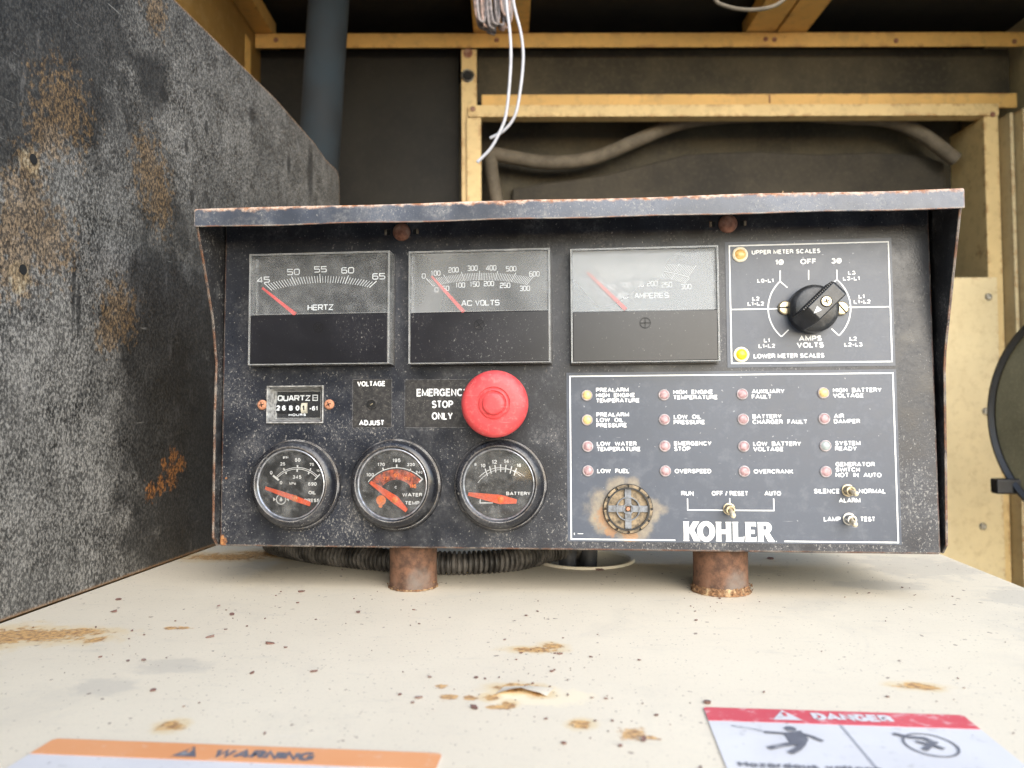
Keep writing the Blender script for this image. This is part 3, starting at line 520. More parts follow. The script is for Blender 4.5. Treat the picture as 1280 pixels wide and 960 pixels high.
# unseen dark board, added so the left meters mirror something dark
m = MB(); fr = Fr((-.46, .02, 0), (.55, -.84, 0), (0, 0, 1)); fr.u.normalize(); fr.w = fr.u.cross(fr.v); m.box(fr, 0, .62, .05, 1.95, 0, .03); m.build('unseen_dark_board', ['liner'], enc, .003)

# ------------------------------------------------------------------ generator housing (the cream sheet the panel stands on)
TL, TR_, TF, TB = -.3372, .2905, -.43, .42
hs = thing('generator_housing', (0, 0, -1.0), 'cream painted sheet metal generator housing with rust spots under the control panel', 'housing')
HZ = 1.0
HC, HR = (-.003, .124), .036
m = MB(); seg = 48; ring = [(HC[0]+HR*math.cos(2*math.pi*i/seg), HC[1]+HR*math.sin(2*math.pi*i/seg)) for i in range(seg)]
def tosq(x, y):   # ray from hole centre to a square round it
    dx, dy = x-HC[0], y-HC[1]; k = .06/max(abs(dx), abs(dy)); return (HC[0]+dx*k, HC[1]+dy*k)
sq = [tosq(*p) for p in ring]
vs = [(x, y, HZ) for x, y in ring]+[(x, y, HZ) for x, y in sq]; m.add(vs, [(i, i+seg, (i+1) % seg+seg, (i+1) % seg) for i in range(seg)])
xs = [TL, HC[0]-.06, HC[0]+.06, TR_]; ys = [TF, HC[1]-.06, HC[1]+.06, TB]
for i in range(3):
    for j in range(3):
        if (i, j) != (1, 1): m.add([(xs[i], ys[j], HZ), (xs[i+1], ys[j], HZ), (xs[i+1], ys[j+1], HZ), (xs[i], ys[j+1], HZ)], [(0, 1, 2, 3)])
# rolled right and front edges
def rolled(pts_xy, outx, outy):
    prof = [(0, 0)]+[(.003*math.sin(a), .003*math.cos(a)-.003) for a in [math.pi/2*k/6 for k in range(1, 7)]]+[(.003, -.3)]
    vs = []
    for (x, y) in pts_xy: vs += [(x+outx*o, y+outy*o, HZ+dz) for o, dz in prof]
    n = len(prof); m.add(vs, [(i, i+n, i+n+1, i+1) for i in range(n-1)], 0, True)
rolled([(TR_, TB), (TR_, TF)], 1, 0); rolled([(TR_, TF), (TL, TF)], 0, -1)
bm_top = m.build('top_panel', ['cream'], hs)
bm_top.location = (0, 0, 0)
for v in bm_top.data.vertices: v.co.z -= HZ          # keep the paint's own coordinates at the sheet
bm_top.location = (0, 0, HZ)
m = MB(); m.lathe(Fr((HC[0], HC[1], HZ)), 0, 0, [(HR-.0002, -.02), (HR-.0002, .0005), (HR+.001, .0022), (HR+.003, .0022), (HR+.0042, .0004)], 48); gr = m.build('hole_collar', ['cream'], hs)
m = MB(); m.box(WORLD, TL+.004, TR_-.004, TF+.004, TB, .002, HZ-.25); m.build('lower_body', ['cream'], hs)
m = MB(); m.box(WORLD, HC[0]-.09, HC[0]+.09, HC[1]-.09, HC[1]+.09, HZ-.16, HZ-.15); m.build('hole_floor', ['void'], hs)
# lifted paint flap over the rust in front
m = MB(); bc = onZ(652, 864); pts = []; random.seed(3)
nx_, ny_ = 9, 5
for j in range(ny_):
    for i in range(nx_):
        u = i/(nx_-1)-.5; v = j/(ny_-1)
        pts.append((bc.x+u*.022+v*.003, bc.y-.004+v*.010-abs(u)*.004, HZ+.0004+.0026*(1-v)**1.3*max(0, 1-(2*u)**2)*(.8+.3*random.random())))
m.add(pts, [(j*nx_+i, j*nx_+i+1, (j+1)*nx_+i+1, (j+1)*nx_+i) for j in range(ny_-1) for i in range(nx_-1)], 0, True)
tag(m.build('paint_flap', ['cream'], hs), 'lifted paint flap over a rusty blister')

# ------------------------------------------------------------------ baffle sheet on the left
WX = -.338
bf = MB(); PR = Fr((WX, 0, 0), (0, 1, 0), (0, 0, 1))     # u along depth, v up, w = +x towards the panel
prof = [(-.80, .0), (.517, .0), (.517, .425), (.514, .446), (.505, .452), (.46, .452), (.42, .459), (.30, .466), (.09, .464), (-.2, .466), (-.80, .466)]
bf.prism(PR, [(a, b+.0005) for a, b in prof], -.003, 0)
bo = bf.build('baffle_sheet', ['baffle'], None, .0008)
tag(bo, 'grimy black steel side sheet with rust patches standing left of the control panel', 'metal sheet')
for (x, y, r) in ((41, 199, .0036), (28, 337, .0036)):
    p = onX(x, y, WX); q = MB(); q.lathe(Fr(p, (0, 1, 0), (0, 0, 1)), 0, 0, [(r*.9, .0005), (0, .0005)], 20, 0)
    q.build('bolt_hole', ['void'], bo)

# ================================================================== CONTROL PANEL
RL = Vector((-.016, .05, .0305))
cp = thing('control_panel', RL, 'black generator control panel with meters, gauges, red stop button and blue grey legend plates', 'control panel')
FF = Fr(F0-RL, (1, 0, 0), FV, -FN)         # u right, v up the face, w out of the face
def part(mb, name, mats, parent=cp, **k): return mb.build(name, mats, parent, **k)
XA, XB, SA, SB = -.2485, .2168, -.0895, .1335
HMX0, HMX1, HMS0, HMS1 = -.2150, -.1784, -.0052, .0172
m = MB(); gx = [XA, HMX0, HMX1, XB]; gs = [SA, HMS0, HMS1, SB]
vid = {}
vs = []
for j in range(4):
    for i in range(4): vid[i, j] = len(vs); vs.append(FF(gx[i], gs[j], 0))
fs = [(vid[i, j], vid[i+1, j], vid[i+1, j+1], vid[i, j+1]) for i in range(3) for j in range(3) if (i, j) != (1, 1)]
nb = len(vs); back = [FF(XA, SA, -.12), FF(XB, SA, -.12), FF(XB, SB, -.12), FF(XA, SB, -.12)]; vs += back
fs += [(nb+1, nb, nb+3, nb+2), [vid[3, 0], vid[2, 0], vid[1, 0], vid[0, 0], nb, nb+1], [vid[0, 0], vid[0, 1], vid[0, 2], vid[0, 3], nb+3, nb], [vid[0, 3], vid[1, 3], vid[2, 3], vid[3, 3], nb+2, nb+3], [vid[3, 3], vid[3, 2], vid[3, 1], vid[3, 0], nb+1, nb+2]]
hb = [FF(a, b, -.014) for a, b in ((HMX0, HMS0), (HMX1, HMS0), (HMX1, HMS1), (HMX0, HMS1))]; k = len(vs); vs += hb
c4 = [vid[1, 1], vid[2, 1], vid[2, 2], vid[1, 2]]
for i in range(4): fs.append((c4[i], c4[(i+1) % 4], k+(i+1) % 4, k+i))
fs.append((k, k+1, k+2, k+3))
m.add(vs, fs); part(m, 'housing', ['face'], bevel=.0012)
# side plates
def lp(p): return (p[0]-RL.y, p[1]-RL.z)
Lp = [(-.034, .2518), (-.032, .240), (-.0235, .2186), (-.0105, .183), (-.0050, .154), (-.0068, .12), (-.0078, .037), (-.002, .0308), (.125, .0308), (.125, .2518)]
Rp = [(-.034, .2490), (-.0315, .2375), (-.0200, .198), (-.0080, .156), (-.0064, .145), (-.0044, .077), (-.003, .0365), (.0028, .0304), (.125, .0304), (.125, .2490)]
for X0, X1, pr_ in ((-.2511, -.2495, Lp), (.2190, .2206, Rp)):
    fr = Fr((X0-RL.x, 0, 0), (0, 1, 0), (0, 0, 1)); m = MB(); m.prism(fr, [lp(p) for p in pr_], 0, X1-X0); part(m, 'side_plate', ['plate'], bevel=.0005)
# hood: top sheet with a turned down front lip
m = MB(); n = 24; rows = []
for i in range(n+1):
    t = i/n; x = -.2512+(.2208+.2512)*t; dz = -.0029*t + .0004*math.sin(t*19)*(.3+.7*random.random()); zt = .2526+dz; zl = .2403-.0028*t+.0003*math.sin(t*31+1)
    y0 = -.0345+.0003*math.sin(t*23); R_ = .0022; row = [(.125, zt)]
    row += [(y0+R_-R_*math.sin(a), zt-R_+R_*math.cos(a)) for a in [math.pi/2*q/5 for q in range(6)]]
    row += [(y0, zl), (y0+.0016, zl), (y0+.0016, zt-.0026), (.125, zt-.0018)]
    rows.append([(x-RL.x, a-RL.y, b-RL.z) for a, b in row])
q = len(rows[0]); vs = [p for r in rows for p in r]
fs = [(i*q+k, i*q+(k+1) % q, (i+1)*q+(k+1) % q, (i+1)*q+k) for i in range(n) for k in range(q)] + [list(range(q)), [n*q+k for k in range(q)][::-1]]
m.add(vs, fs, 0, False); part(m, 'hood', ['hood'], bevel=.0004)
m = MB(); random.seed(5)
for i in range(9):
    x = .117+random.uniform(-.012, .012)-RL.x; y = -.028+random.uniform(0, .01)-RL.y; z = .2505-RL.z; L_ = random.uniform(.002, .006); a = random.uniform(0, 3)
    m.tube([(x, y, z), (x+L_*.5*math.cos(a), y+L_*.4*math.sin(a), z+random.uniform(.0005, .0028)), (x+L_*math.cos(a), y+L_*math.sin(a), z+.0003)], .00035, 5)
tag(part(m, 'dry_scraps', ['rust_crust']), kind='stuff')
# hood bolts with slotted backing strips
for (x, y) in ((500.5, 288.5), (911, 278)):
    a, b = pf(x, y, .004); b = min(b, .1275); m = MB()
    m.lathe(FF, a, b, [(.0060, 0), (.0060, .0012), (.0054, .0030), (.0036, .0044), (.0014, .0046), (0, .0042)], 28); part(m, 'hood_bolt', ['rust_bolt'])
    m = MB()
    for s in (-1, 1):
        m.ribbon(FF, [(a+s*.0075, b-.002), (a+s*.0115, b-.002), (a+s*.0115, b+.002), (a+s*.0075, b+.002)], .0007, .0006, 0, True); m.poly(FF, [(a+s*.0075, b-.002), (a+s*.0115, b-.002), (a+s*.0115, b+.002), (a+s*.0075, b+.002)][::s], .0004, 1)
        m.box(FF, a+s*.0108-.0006, a+s*.0108+.0006, b-.0014, b+.0014, .0004, .0012, 2)
    part(m, 'slot', ['plate', 'void', 'brass'])

# ------------------------------------------------------------------ rectangular meters
MH = .0129   # stands this far out of the face
def meter(name_lbl, x0, x1, s0, s1, split, lens, dialfn, needle, screw, cov='cover'):
    root = bpy.data.objects.new('panel_meter', None); C.objects.link(root); root.parent = cp; root['label'] = name_lbl
    m = MB(); t = .0013; m.box(FF, x0, x1, split+.0002, s1, .0003, MH); m.build('lens', ['lens'], root, .0005)
    m = MB(); m.poly(FF, [(x0+t*1.2, split+.0006), (x1-t*1.2, split+.0006), (x1-t*1.2, s1-t*1.2), (x0+t*1.2, s1-t*1.2)], MH-t-.0003); m.build('glare_film', [lens], root) if lens != 'lens' else None  # flat film that carries the painted window glare
    m = MB()
    for q in ((x0+.0002, x0+t, s0+.0002, s1-.0002), (x1-t, x1-.0002, s0+.0002, s1-.0002), (x0+t, x1-t, s1-t, s1-.0002), (x0+t, x1-t, s0+.0002, s0+t*.6)): m.box(FF, *q, .0012, MH-.0003)
    m.build('lens_wall', ['lens_wall'], root)
    m = MB(); m.box(FF, x0+t+.0002, x1-t-.0002, s0+t*.6+.0002, split, .0006, MH-.0006); m.box(FF, x0-.0006, x1+.0006, s0-.0008, s1+.0004, .0001, .0011); m.build('cover', [cov], root, .0003)
    m = MB(); m.poly(FF, [(x0+t, split+.0004), (x1-t, split+.0004), (x1-t, s1-t), (x0+t, s1-t)], .0060, 0); dialfn(m); m.build('dial', ['meter_dial', 'ink'], root)
    m = MB(); (ax, ay), (bx, by) = needle; d = (Vector((bx-ax, by-ay, 0))).normalized(); nr = Vector((-d.y, d.x, 0))
    w0, w1 = .0007, .0013
    m.prism(FF, [(ax-nr.x*w0, ay-nr.y*w0), (bx-nr.x*w1, by-nr.y*w1), (bx+nr.x*w1, by+nr.y*w1), (ax+nr.x*w0, ay+nr.y*w0)], .0072, .0078); m.build('needle', ['red_needle'], root)
    if screw:
        sx, sy, ang = screw; f2 = FF.sub(sx, sy, 0, ang); m = MB(); m.ribbon(f2, [(.0033*math.cos(a), .0033*math.sin(a)) for a in [2*math.pi*i/24 for i in range(24)]], .00025, MH+.0002, 1, True)
        for q in ((-.003, .003, -.00014, .00014), (-.00014, .00014, -.003, .003)): m.box(f2, *q, MH, MH+.0002, 1)
        m.build('zero_screw', ['cover', 'void'], root)
    return root
def Zm(ox, oy, k, off): return lambda x, y: pf(ox+x/k, oy+y/k, off)
INK = .0063
def ticks(m, outer, inner, n, major, w=.00032, ext=.0014):
    for i in range(n+1):
        a, b = outer(i/n), inner(i/n)
        if i % major == 0: d = Vector((a[0]-b[0], a[1]-b[1])).normalized(); a = (a[0]+d.x*ext, a[1]+d.y*ext)
        m.ribbon(FF, [b, a], w*(1.5 if i % major == 0 else 1), INK, 1)
z1 = Zm(240, 220, 4, .006)
def dial1(m):
    ticks(m, circ3(z1(368, 542), z1(643, 500), z1(916, 532)), circ3(z1(400, 572), z1(643, 534), z1(888, 558)), 40, 10)
    for t, x, y in (('45', 358, 519), ('50', 508, 480), ('55', 643, 467), ('60', 779, 472), ('65', 934, 502)): stext(m, t, *z1(x, y), .0036, FF, INK, 1, .0082)
    stext(m, 'HERTZ', *z1(643, 657), .0033, FF, INK, 1, .0172, .2)
a1, b1 = pf(311.5, 317.5, MH), pf(486.5, 454.5, MH)
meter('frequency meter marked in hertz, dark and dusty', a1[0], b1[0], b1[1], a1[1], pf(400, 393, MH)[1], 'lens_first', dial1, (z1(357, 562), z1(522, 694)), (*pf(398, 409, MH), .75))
z2 = Zm(480, 220, 4, .006)
def dial2(m):
    o_, i_ = circ3(z2(218, 520), z2(446, 486), z2(742, 508)), circ3(z2(250, 553), z2(446, 522), z2(712, 545)); ticks(m, o_, i_, 60, 10, .00028)
    for t, x, y in (('0', 199, 500), ('100', 257, 486), ('200', 348, 470), ('300', 443, 461), ('400', 536, 460), ('500', 636, 464), ('600', 752, 490)): stext(m, t, *z2(x, y), .0030, FF, INK, 1, .0022 if t == '0' else .0064)
    for t, x, y in (('0', 263, 569), ('50', 309, 562), ('100', 380, 546), ('150', 452, 541), ('200', 525, 538), ('250', 606, 547), ('300', 704, 562)): stext(m, t, *z2(x, y), .0030, FF, INK, 1, {1: .0022, 2: .0042, 3: .0064}[len(t)])
    stext(m, 'AC', *z2(414, 636), .0031, FF, INK, 1, .0066, .2); stext(m, 'VOLTS', *z2(517, 634), .0031, FF, INK, 1, .0155, .2)
a2, b2 = pf(510.5, 314, MH), pf(688.5, 453, MH)
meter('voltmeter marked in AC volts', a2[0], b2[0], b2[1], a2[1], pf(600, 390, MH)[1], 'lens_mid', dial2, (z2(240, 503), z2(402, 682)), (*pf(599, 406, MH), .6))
z3 = Zm(690, 220, 5.333, .006)
def dial3(m):
    o_, i_ = circ3(z3(305, 605), z3(630, 580), z3(955, 605)), circ3(z3(330, 675), z3(630, 622), z3(910, 668)); ticks(m, o_, i_, 60, 10, .00024, .0006)
    o2, i2 = circ3(z3(316, 690), z3(630, 634), z3(915, 684)), circ3(z3(345, 725), z3(630, 674), z3(880, 716)); ticks(m, o2, i2, 60, 10, .00024, 0)
    ar = circ3(z3(316, 682), z3(630, 628), z3(915, 676)); m.ribbon(FF, [ar(i/30) for i in range(31)], .0004, INK, 1)
    for t, x, y in (('0', 345, 752), ('50', 396, 742), ('100', 487, 727), ('150', 577, 722), ('200', 668, 718), ('250', 765, 725), ('300', 893, 738)): stext(m, t, *z3(x, y), .0030, FF, INK, 1, {1: .0021, 2: .0042, 3: .0064}[len(t)])
    stext(m, '0', *z3(300, 597), .003, FF, INK, 1, .0021); stext(m, 'AC', *z3(470, 800), .0031, FF, INK, 1, .0066, .2); stext(m, 'AMPERES', *z3(664, 797), .0031, FF, INK, 1, .0212, .2)
a3, b3 = pf(712.5, 312, MH), pf(901, 451.5, MH)
meter('ammeter with pale sky glare painted over its window', a3[0], b3[0], b3[1], a3[1]+.0006, pf(806, 388.5, MH)[1], 'lens_glare', dial3, (z3(235, 645), z3(492, 893)), (*pf(806.5, 403.5, MH), 0))

# ------------------------------------------------------------------ hour meter in its recess
hm = bpy.data.objects.new('hour_meter', None); C.objects.link(hm); hm.parent = cp
m = MB(); o0, o1 = (pf(334.3, 482.5), pf(404.6, 529)); ox0, os1, ox1, os0 = o0[0], o0[1], o1[0], o1[1]
ix0, ix1, is0, is1 = ox0+.0035, ox1-.0035, os0+.0030, os1-.0030; dz_ = -.0085
OO = [(ox0, os0), (ox1, os0), (ox1, os1), (ox0, os1)]; I2 = [(ox0+.0008, os0+.0008), (ox1-.0008, os0+.0008), (ox1-.0008, os1-.0008), (ox0+.0008, os1-.0008)]; II = [(ix0, is0), (ix1, is0), (ix1, is1), (ix0, is1)]
vs = [FF(a, b, .0002) for a, b in OO]+[FF(a, b, .0016) for a, b in OO]+[FF(a, b, .0016) for a, b in I2]+[FF(a, b, dz_) for a, b in II]
m.add(vs, [(4*r+i, 4*r+(i+1) % 4, 4*r+4+(i+1) % 4, 4*r+4+i) for r in range(3) for i in range(4)]); m.build('frame', [simple('hour_meter_frame', (.36, .36, .35), .45, .2, .3, 400)], hm, .0003)
zh = Zm(300, 470, 9.846, dz_+.0004)
m = MB(); m.poly(FF, II, dz_, 0); stext(m, 'QUARTZ', *zh(665, 272), .0032, FF, dz_+.0003, 1, .0226, .26)
bx_, by_ = zh(925, 268); m.ribbon(FF, [(bx_+a*.0016, by_+b*.0018) for a, b in ((-1, -1), (1, -1), (1, 1), (-1, 1))], .0006, dz_+.0003, 1, True); m.box(FF, bx_-.0012, bx_+.0012, by_-.0002, by_+.0002, dz_+.0002, dz_+.0004, 1)
text(m, 'HOURS', *zh(705, 478), .0017, FF, dz_+.0003, 1, width=.0125)
m.build('dial', ['dial', 'ink'], hm)
for i, (dg, x) in enumerate((('2', 485), ('6', 555), ('8', 640), ('0', 722), ('1', 793))):
    cx_, cy_ = zh(x, 395); m = MB(); f2 = Fr(FF(cx_, cy_, dz_-.0020), FF.v, FF.w, FF.u); pr_ = [(.0042*math.cos(a), .0042*math.sin(a)) for a in [math.radians(32+116*q/8) for q in range(9)]]
    m.prism(f2, pr_, -.0021, .0021, 0); text(m, dg, cx_, cy_, .0036, FF, dz_+.0025, 1, bold=.03); m.build('digit_wheel', ['lamp_cream' if i == 4 else 'dial', 'dial' if i == 4 else 'ink'], hm)
m = MB(); cx_, cy_ = zh(905, 398); text(m, '-61', cx_, cy_, .0032, FF, dz_+.0006, 0, bold=.03); m.build('digit_wheel', ['ink'], hm)
m = MB(); m.box(FF, ix0+.0002, ix1-.0002, is0+.0002, is1-.0002, -.0052, -.0048); m.build('window_glass', ['lens'], hm)
for (x, y) in ((327.5, 506), (411.3, 505.5)):
    a, b = pf(x, y, .001); m = MB(); m.lathe(FF, a, b, [(.0034, 0), (.0033, .001), (.0024, .0019), (.0010, .0021), (0, .0021)], 22); f2 = FF.sub(a, b, 0, random.uniform(.1, 1.2))
    for q in ((-.0016, .0016, -.0003, .0003), (-.0003, .0003, -.0016, .0016)): m.box(f2, *q, .0018, .00225, 1)
    part(m, 'screw', ['rust_screw', 'void'])

# ------------------------------------------------------------------ voltage adjust label, stop label, red mushroom
def label_plate(pl, x0, x1, s0, s1): pl.prism(FF, [(x0, s0), (x1, s0), (x1, s1), (x0, s1)], .0001, .0003, 0); pl.ribbon(FF, [(x0, s0), (x1, s0), (x1, s1), (x0, s1)], .0003, .00042, 2, True)
m = MB(); va, vb = pf(441.3, 474.5), pf(489.7, 534.3); label_plate(m, va[0], vb[0], vb[1], va[1])
text(m, 'VOLTAGE', *pf(464.3, 479.7), .0036, FF, .0005, 1, width=.0192); text(m, 'ADJUST', *pf(464.8, 528.4), .0036, FF, .0005, 1, width=.0172)
ax_, ay_ = pf(465.3, 505); m.lathe(FF, ax_, ay_, [(.0036, .0003), (.0033, .0012), (.0028, .0013), (.0026, .0005)], 22, 0); m.lathe(FF, ax_, ay_, [(.0028, .0006), (0, .0006)], 22, 3); m.box(FF.sub(ax_-.0004, ay_-.0003, 0, .6), -.001, .001, -.0003, .0003, .0006, .0009, 4)
part(m, 'voltage_adjust_label', ['label', 'ink', 'label_line', 'void', 'brass'])
m = MB(); va, vb = pf(506.3, 475), pf(640, 534); label_plate(m, va[0], vb[0], vb[1], va[1])
text(m, 'EMERGENCY', *pf(553.5, 490.6), .0051, FF, .0005, 1, width=.0350, bold=-.02); text(m, 'STOP', *pf(553.2, 505.4), .0050, FF, .0005, 1, width=.0142, bold=-.02); text(m, 'ONLY', *pf(553, 520), .0050, FF, .0005, 1, width=.0140, bold=-.02)
part(m, 'stop_label', ['label', 'ink', 'label_line'])
es = bpy.data.objects.new('emergency_stop_button', None); C.objects.link(es); es.parent = cp
ex_, ey_ = pf(617, 504.5, .030); m = MB(); m.lathe(FF, ex_, ey_, [(.0165, .0002), (.0165, .003), (.0135, .004), (.0125, .010), (.0110, .011), (.0110, .021)], 40); m.build('collar', ['black'], es)
m = MB(); m.lathe(FF, ex_, ey_, [(.0105, .0185), (.0180, .0195), (.0203, .0215), (.0212, .0240), (.0209, .0262), (.0196, .0285), (.0170, .0302), (.0130, .0308), (.0105, .0311), (.0102, .0302), (.0096, .0302), (.0093, .0311), (.0082, .0314), (.0079, .0304), (.0072, .0304), (.0068, .0322), (.0060, .0328), (.0030, .0331), (0, .0331)], 72); m.build('mushroom_head', ['estop'], es, ang=60)

# ------------------------------------------------------------------ round gauges
def gauge(lbl, cx, cy, dialfn, needle, hub, zz, dialmat, dr=(-.03, .11)):
    root = bpy.data.objects.new('round_gauge', None); C.objects.link(root); root.parent = cp; root['label'] = lbl
    m = MB(); m.lathe(FF, cx, cy, [(.0306, .0001), (.0306, .0022), (.0300, .0034), (.0290, .0036), (.0288, .0072), (.0280, .0098), (.0264, .0116), (.0244, .0122), (.0230, .0112)], 64, 0, dr); m.build('bezel', ['bezel'], root, ang=50)
    m = MB(); m.lathe(FF, cx, cy, [(.0232, .0112), (.0227, .0115), (.0221, .0108), (.0220, .0072)], 64, 0, dr); m.build('inner_ring', ['chrome'], root)
    ox_, oy_ = cx+dr[0]*.007, cy+dr[1]*.007
    m = MB(); m.lathe(FF, ox_, oy_, [(.0224, .0068), (0, .0068)], 48, 0, smooth=False); dialfn(m, zz); m.build('dial', [dialmat, 'ink', 'orange_fade', 'orange_bright'], root)
    m = MB(); (ax, ay), (bx, by) = zz(*needle[0]), zz(*needle[1]); d = Vector((bx-ax, by-ay)).normalized(); nr = Vector((-d.y, d.x)); w0, w1 = needle[2], needle[3]
    mx, my = zz(*hub[:2]); wm = hub[2]
    m.prism(FF, [(ax-nr.x*w0, ay-nr.y*w0), (mx-nr.x*wm, my-nr.y*wm), (bx-nr.x*w1, by-nr.y*w1), (bx+nr.x*w1, by+nr.y*w1), (mx+nr.x*wm, my+nr.y*wm), (ax+nr.x*w0, ay+nr.y*w0)], .0080, .0086, 0); nd = m.build('needle', ['orange'], root)
    m = MB(); m.lathe(FF, mx, my, [(.0021, .0086), (.0020, .0094), (.0012, .0098), (0, .0098)], 20, 0); m.build('needle_hub', ['orange_bright'], root)
    m = MB(); m.lathe(FF, cx+dr[0]*.0105, cy+dr[1]*.0105, [(.0223, .0103), (.016, .0109), (.008, .0112), (0, .0113)], 40); m.build('glass', ['gauge_glass'], root)
GI = .0071
def arcs(m, P, Q, R_, w, mi=1, n=28):
    a = circ3(P, Q, R_); m.ribbon(FF, [a(i/n) for i in range(n+1)], w, GI, mi)
def g1d(m, z):
    arcs(m, z(262, 412), z(455, 328), z(640, 408), .0004); arcs(m, z(268, 424), z(455, 342), z(632, 420), .0004)
    for p, q, w in (((228, 402), (282, 446), .0013), ((325, 335), (334, 352), .0010), ((455, 305), (455, 330), .0010), ((578, 335), (570, 352), .0007), ((662, 390), (614, 440), .0007), ((346, 372), (352, 388), .0010), ((452, 345), (452, 368), .0009), ((562, 372), (554, 390), .0009)): m.ribbon(FF, [z(*p), z(*q)], w, GI, 1)
    for t, x, y, c in (('0', 212, 376, .0024), ('25', 318, 295, .0022), ('50', 456, 258, .0024), ('75', 586, 300, .002), ('100', 652, 356, .0015), ('psi', 345, 230, .0020), ('0', 303, 468, .0023), ('345', 450, 416, .0024), ('690', 592, 480, .0024), ('kPa', 410, 475, .0019), ('OIL', 590, 560, .0023), ('PRESS', 588, 632, .0023)): text(m, t, *z(x, y), c, FF, GI, 1, k=1.05)
    cx, cy = z(303, 622); m.ribbon(FF, [(cx+.0032*math.cos(a), cy+.0032*math.sin(a)) for a in [math.radians(115+310*i/24) for i in range(25)]], .0006, GI, 1)
    m.poly(FF, [(cx-.0011, cy-.0006), (cx, cy-.0015), (cx+.0011, cy-.0006), (cx+.0008, cy+.0002), (cx, cy+.0018), (cx-.0008, cy+.0002)], GI, 1)
    for s in (-1, 1): m.poly(FF, [(cx+s*.0036, cy), (cx+s*.0054, cy-.0013), (cx+s*.0054, cy+.0013)][::s], GI, 1)
gz1 = Zm(310, 540, 7.383, .0075)
gauge('oil pressure gauge', *pf(369.5, 606.5, .003), g1d, ((165, 515), (580, 665), .0010, .0014), (440, 612, .0019), gz1, 'dial')
def g2d(m, z):
    arcs(m, z(185, 462), z(445, 330), z(690, 440), .0005)
    a, b = circ3(z(205, 462), z(445, 345), z(672, 445)), circ3(z(300, 520), z(445, 440), z(590, 520))
    vs = [FF(*a(i/20), GI-.0001) for i in range(21)]+[FF(*b(i/20), GI-.0001) for i in range(21)]; m.add(vs, [(i, i+21, i+22, i+1) for i in range(20)], 2)
    for p, q in (((318, 330), (326, 350)), ((448, 300), (448, 330)), ((578, 340), (570, 356)), ((690, 430), (655, 465))): m.ribbon(FF, [z(*p), z(*q)], .0009, GI, 1)
    for t, x, y, c in (('100', 203, 395, .0023), ('170', 305, 300, .0022), ('195', 446, 262, .0024), ('220', 580, 300, .0020), ('240', 655, 372, .0018), ('WATER', 592, 580, .0024), ('TEMP', 592, 655, .0024)): text(m, t, *z(x, y), c, FF, GI, 1, k=1.1)
    for t, x, y, c in (('77', 345, 430, .0024), ('91', 445, 400, .0026), ('104', 540, 430, .0023), ('116', 598, 500, .0026)): text(m, t, *z(x, y), c, FF, GI+.0002, 3, bold=.04)
    text(m, 'C', *z(440, 510), .0016, FF, GI, 1); cx, cy = z(303, 630); m.lathe(FF, cx, cy, [(.0033, GI), (0, GI)], 20, 3, smooth=False); x2, y2 = z(335, 565); m.lathe(FF, x2, y2, [(.0020, GI+.0001), (0, GI+.0001)], 16, 2, smooth=False); x3, y3 = z(300, 682); m.lathe(FF, x3, y3, [(.0013, GI+.0001), (0, GI+.0001)], 12, 3, smooth=False)
gz2 = Zm(435, 540, 7.383, .0075)
gauge('water temperature gauge with faded orange scale', *pf(494.5, 606.5, .003), g2d, ((208, 462), (545, 725), .0010, .0012), (440, 625, .0026), gz2, 'dial_dust')
def g3d(m, z):
    arcs(m, z(252, 415), z(445, 330), z(632, 408), .0004); arcs(m, z(238, 470), z(445, 345), z(668, 410), .0003)
    for i, (x, y) in enumerate(((317, 372), (355, 350), (400, 340), (448, 334), (494, 338), (542, 350), (582, 368))):
        a, b = z(x-(448-x)*.10, y-34), z(x+(448-x)*.08, y+34); m.ribbon(FF, [a, b], .0007, GI, 1)
    for t, x, y, c in (('8', 215, 300, .0018), ('10', 285, 310, .0024), ('12', 390, 276, .0026), ('14', 502, 270, .0026), ('16', 616, 308, .0022), ('BATTERY', 612, 568, .0023)): text(m, t, *z(x, y), c, FF, GI, 1, k=1.05)
    m.ribbon(FF, [z(262, 612), z(258, 655), z(372, 655), z(372, 612)], .0007, GI, 1); m.ribbon(FF, [z(262, 612), z(372, 612)], .0004, GI, 1)
    for x in (285, 345): m.ribbon(FF, [z(x-12, 604), z(x+12, 604)], .0008, GI, 1)
gz3 = Zm(565, 540, 7.383, .0075)
gauge('battery voltage gauge', *pf(625.5, 606.5, .003), g3d, ((152, 570), (598, 640), .0011, .0013), (450, 622, .0030), gz3, 'dial_dust')

# ------------------------------------------------------------------ legend plates
def rect(p, q): return p[0], q[0], q[1], p[1]
def plate(mb, x0, x1, s0, s1): mb.prism(FF, [(x0, s0), (x1, s0), (x1, s1), (x0, s1)], .0001, .0004, 0)
DI = .0006; LW = .00085
lg = MB(); x0, x1, s0, s1 = rect(pf(708, 466), pf(1127, 681)); plate(lg, x0, x1, s0, s1)
bx0, bx1, bs0, bs1 = -.0109, .1914, -.0823, .0231
q1, q2 = pf(844, 672)[0], pf(980, 675)[0]
lg.ribbon(FF, [(q1, bs0), (bx0, bs0), (bx0, bs1), (bx1, bs1), (bx1, bs0), (q2, bs0)], LW, DI, 1)
LAMPS = [[(733.6, 494.2), (830, 493.5), (928, 492.6), (1029.4, 491.2)], [(734, 525), (830.6, 524.4), (929, 524), (1030.5, 523.3)], [(734.6, 558), (831, 557.6), (929.8, 558), (1032, 557.3)], [(735, 588.6), (831.8, 588.8), (930.5, 589.2), (1032.6, 589.6)]]
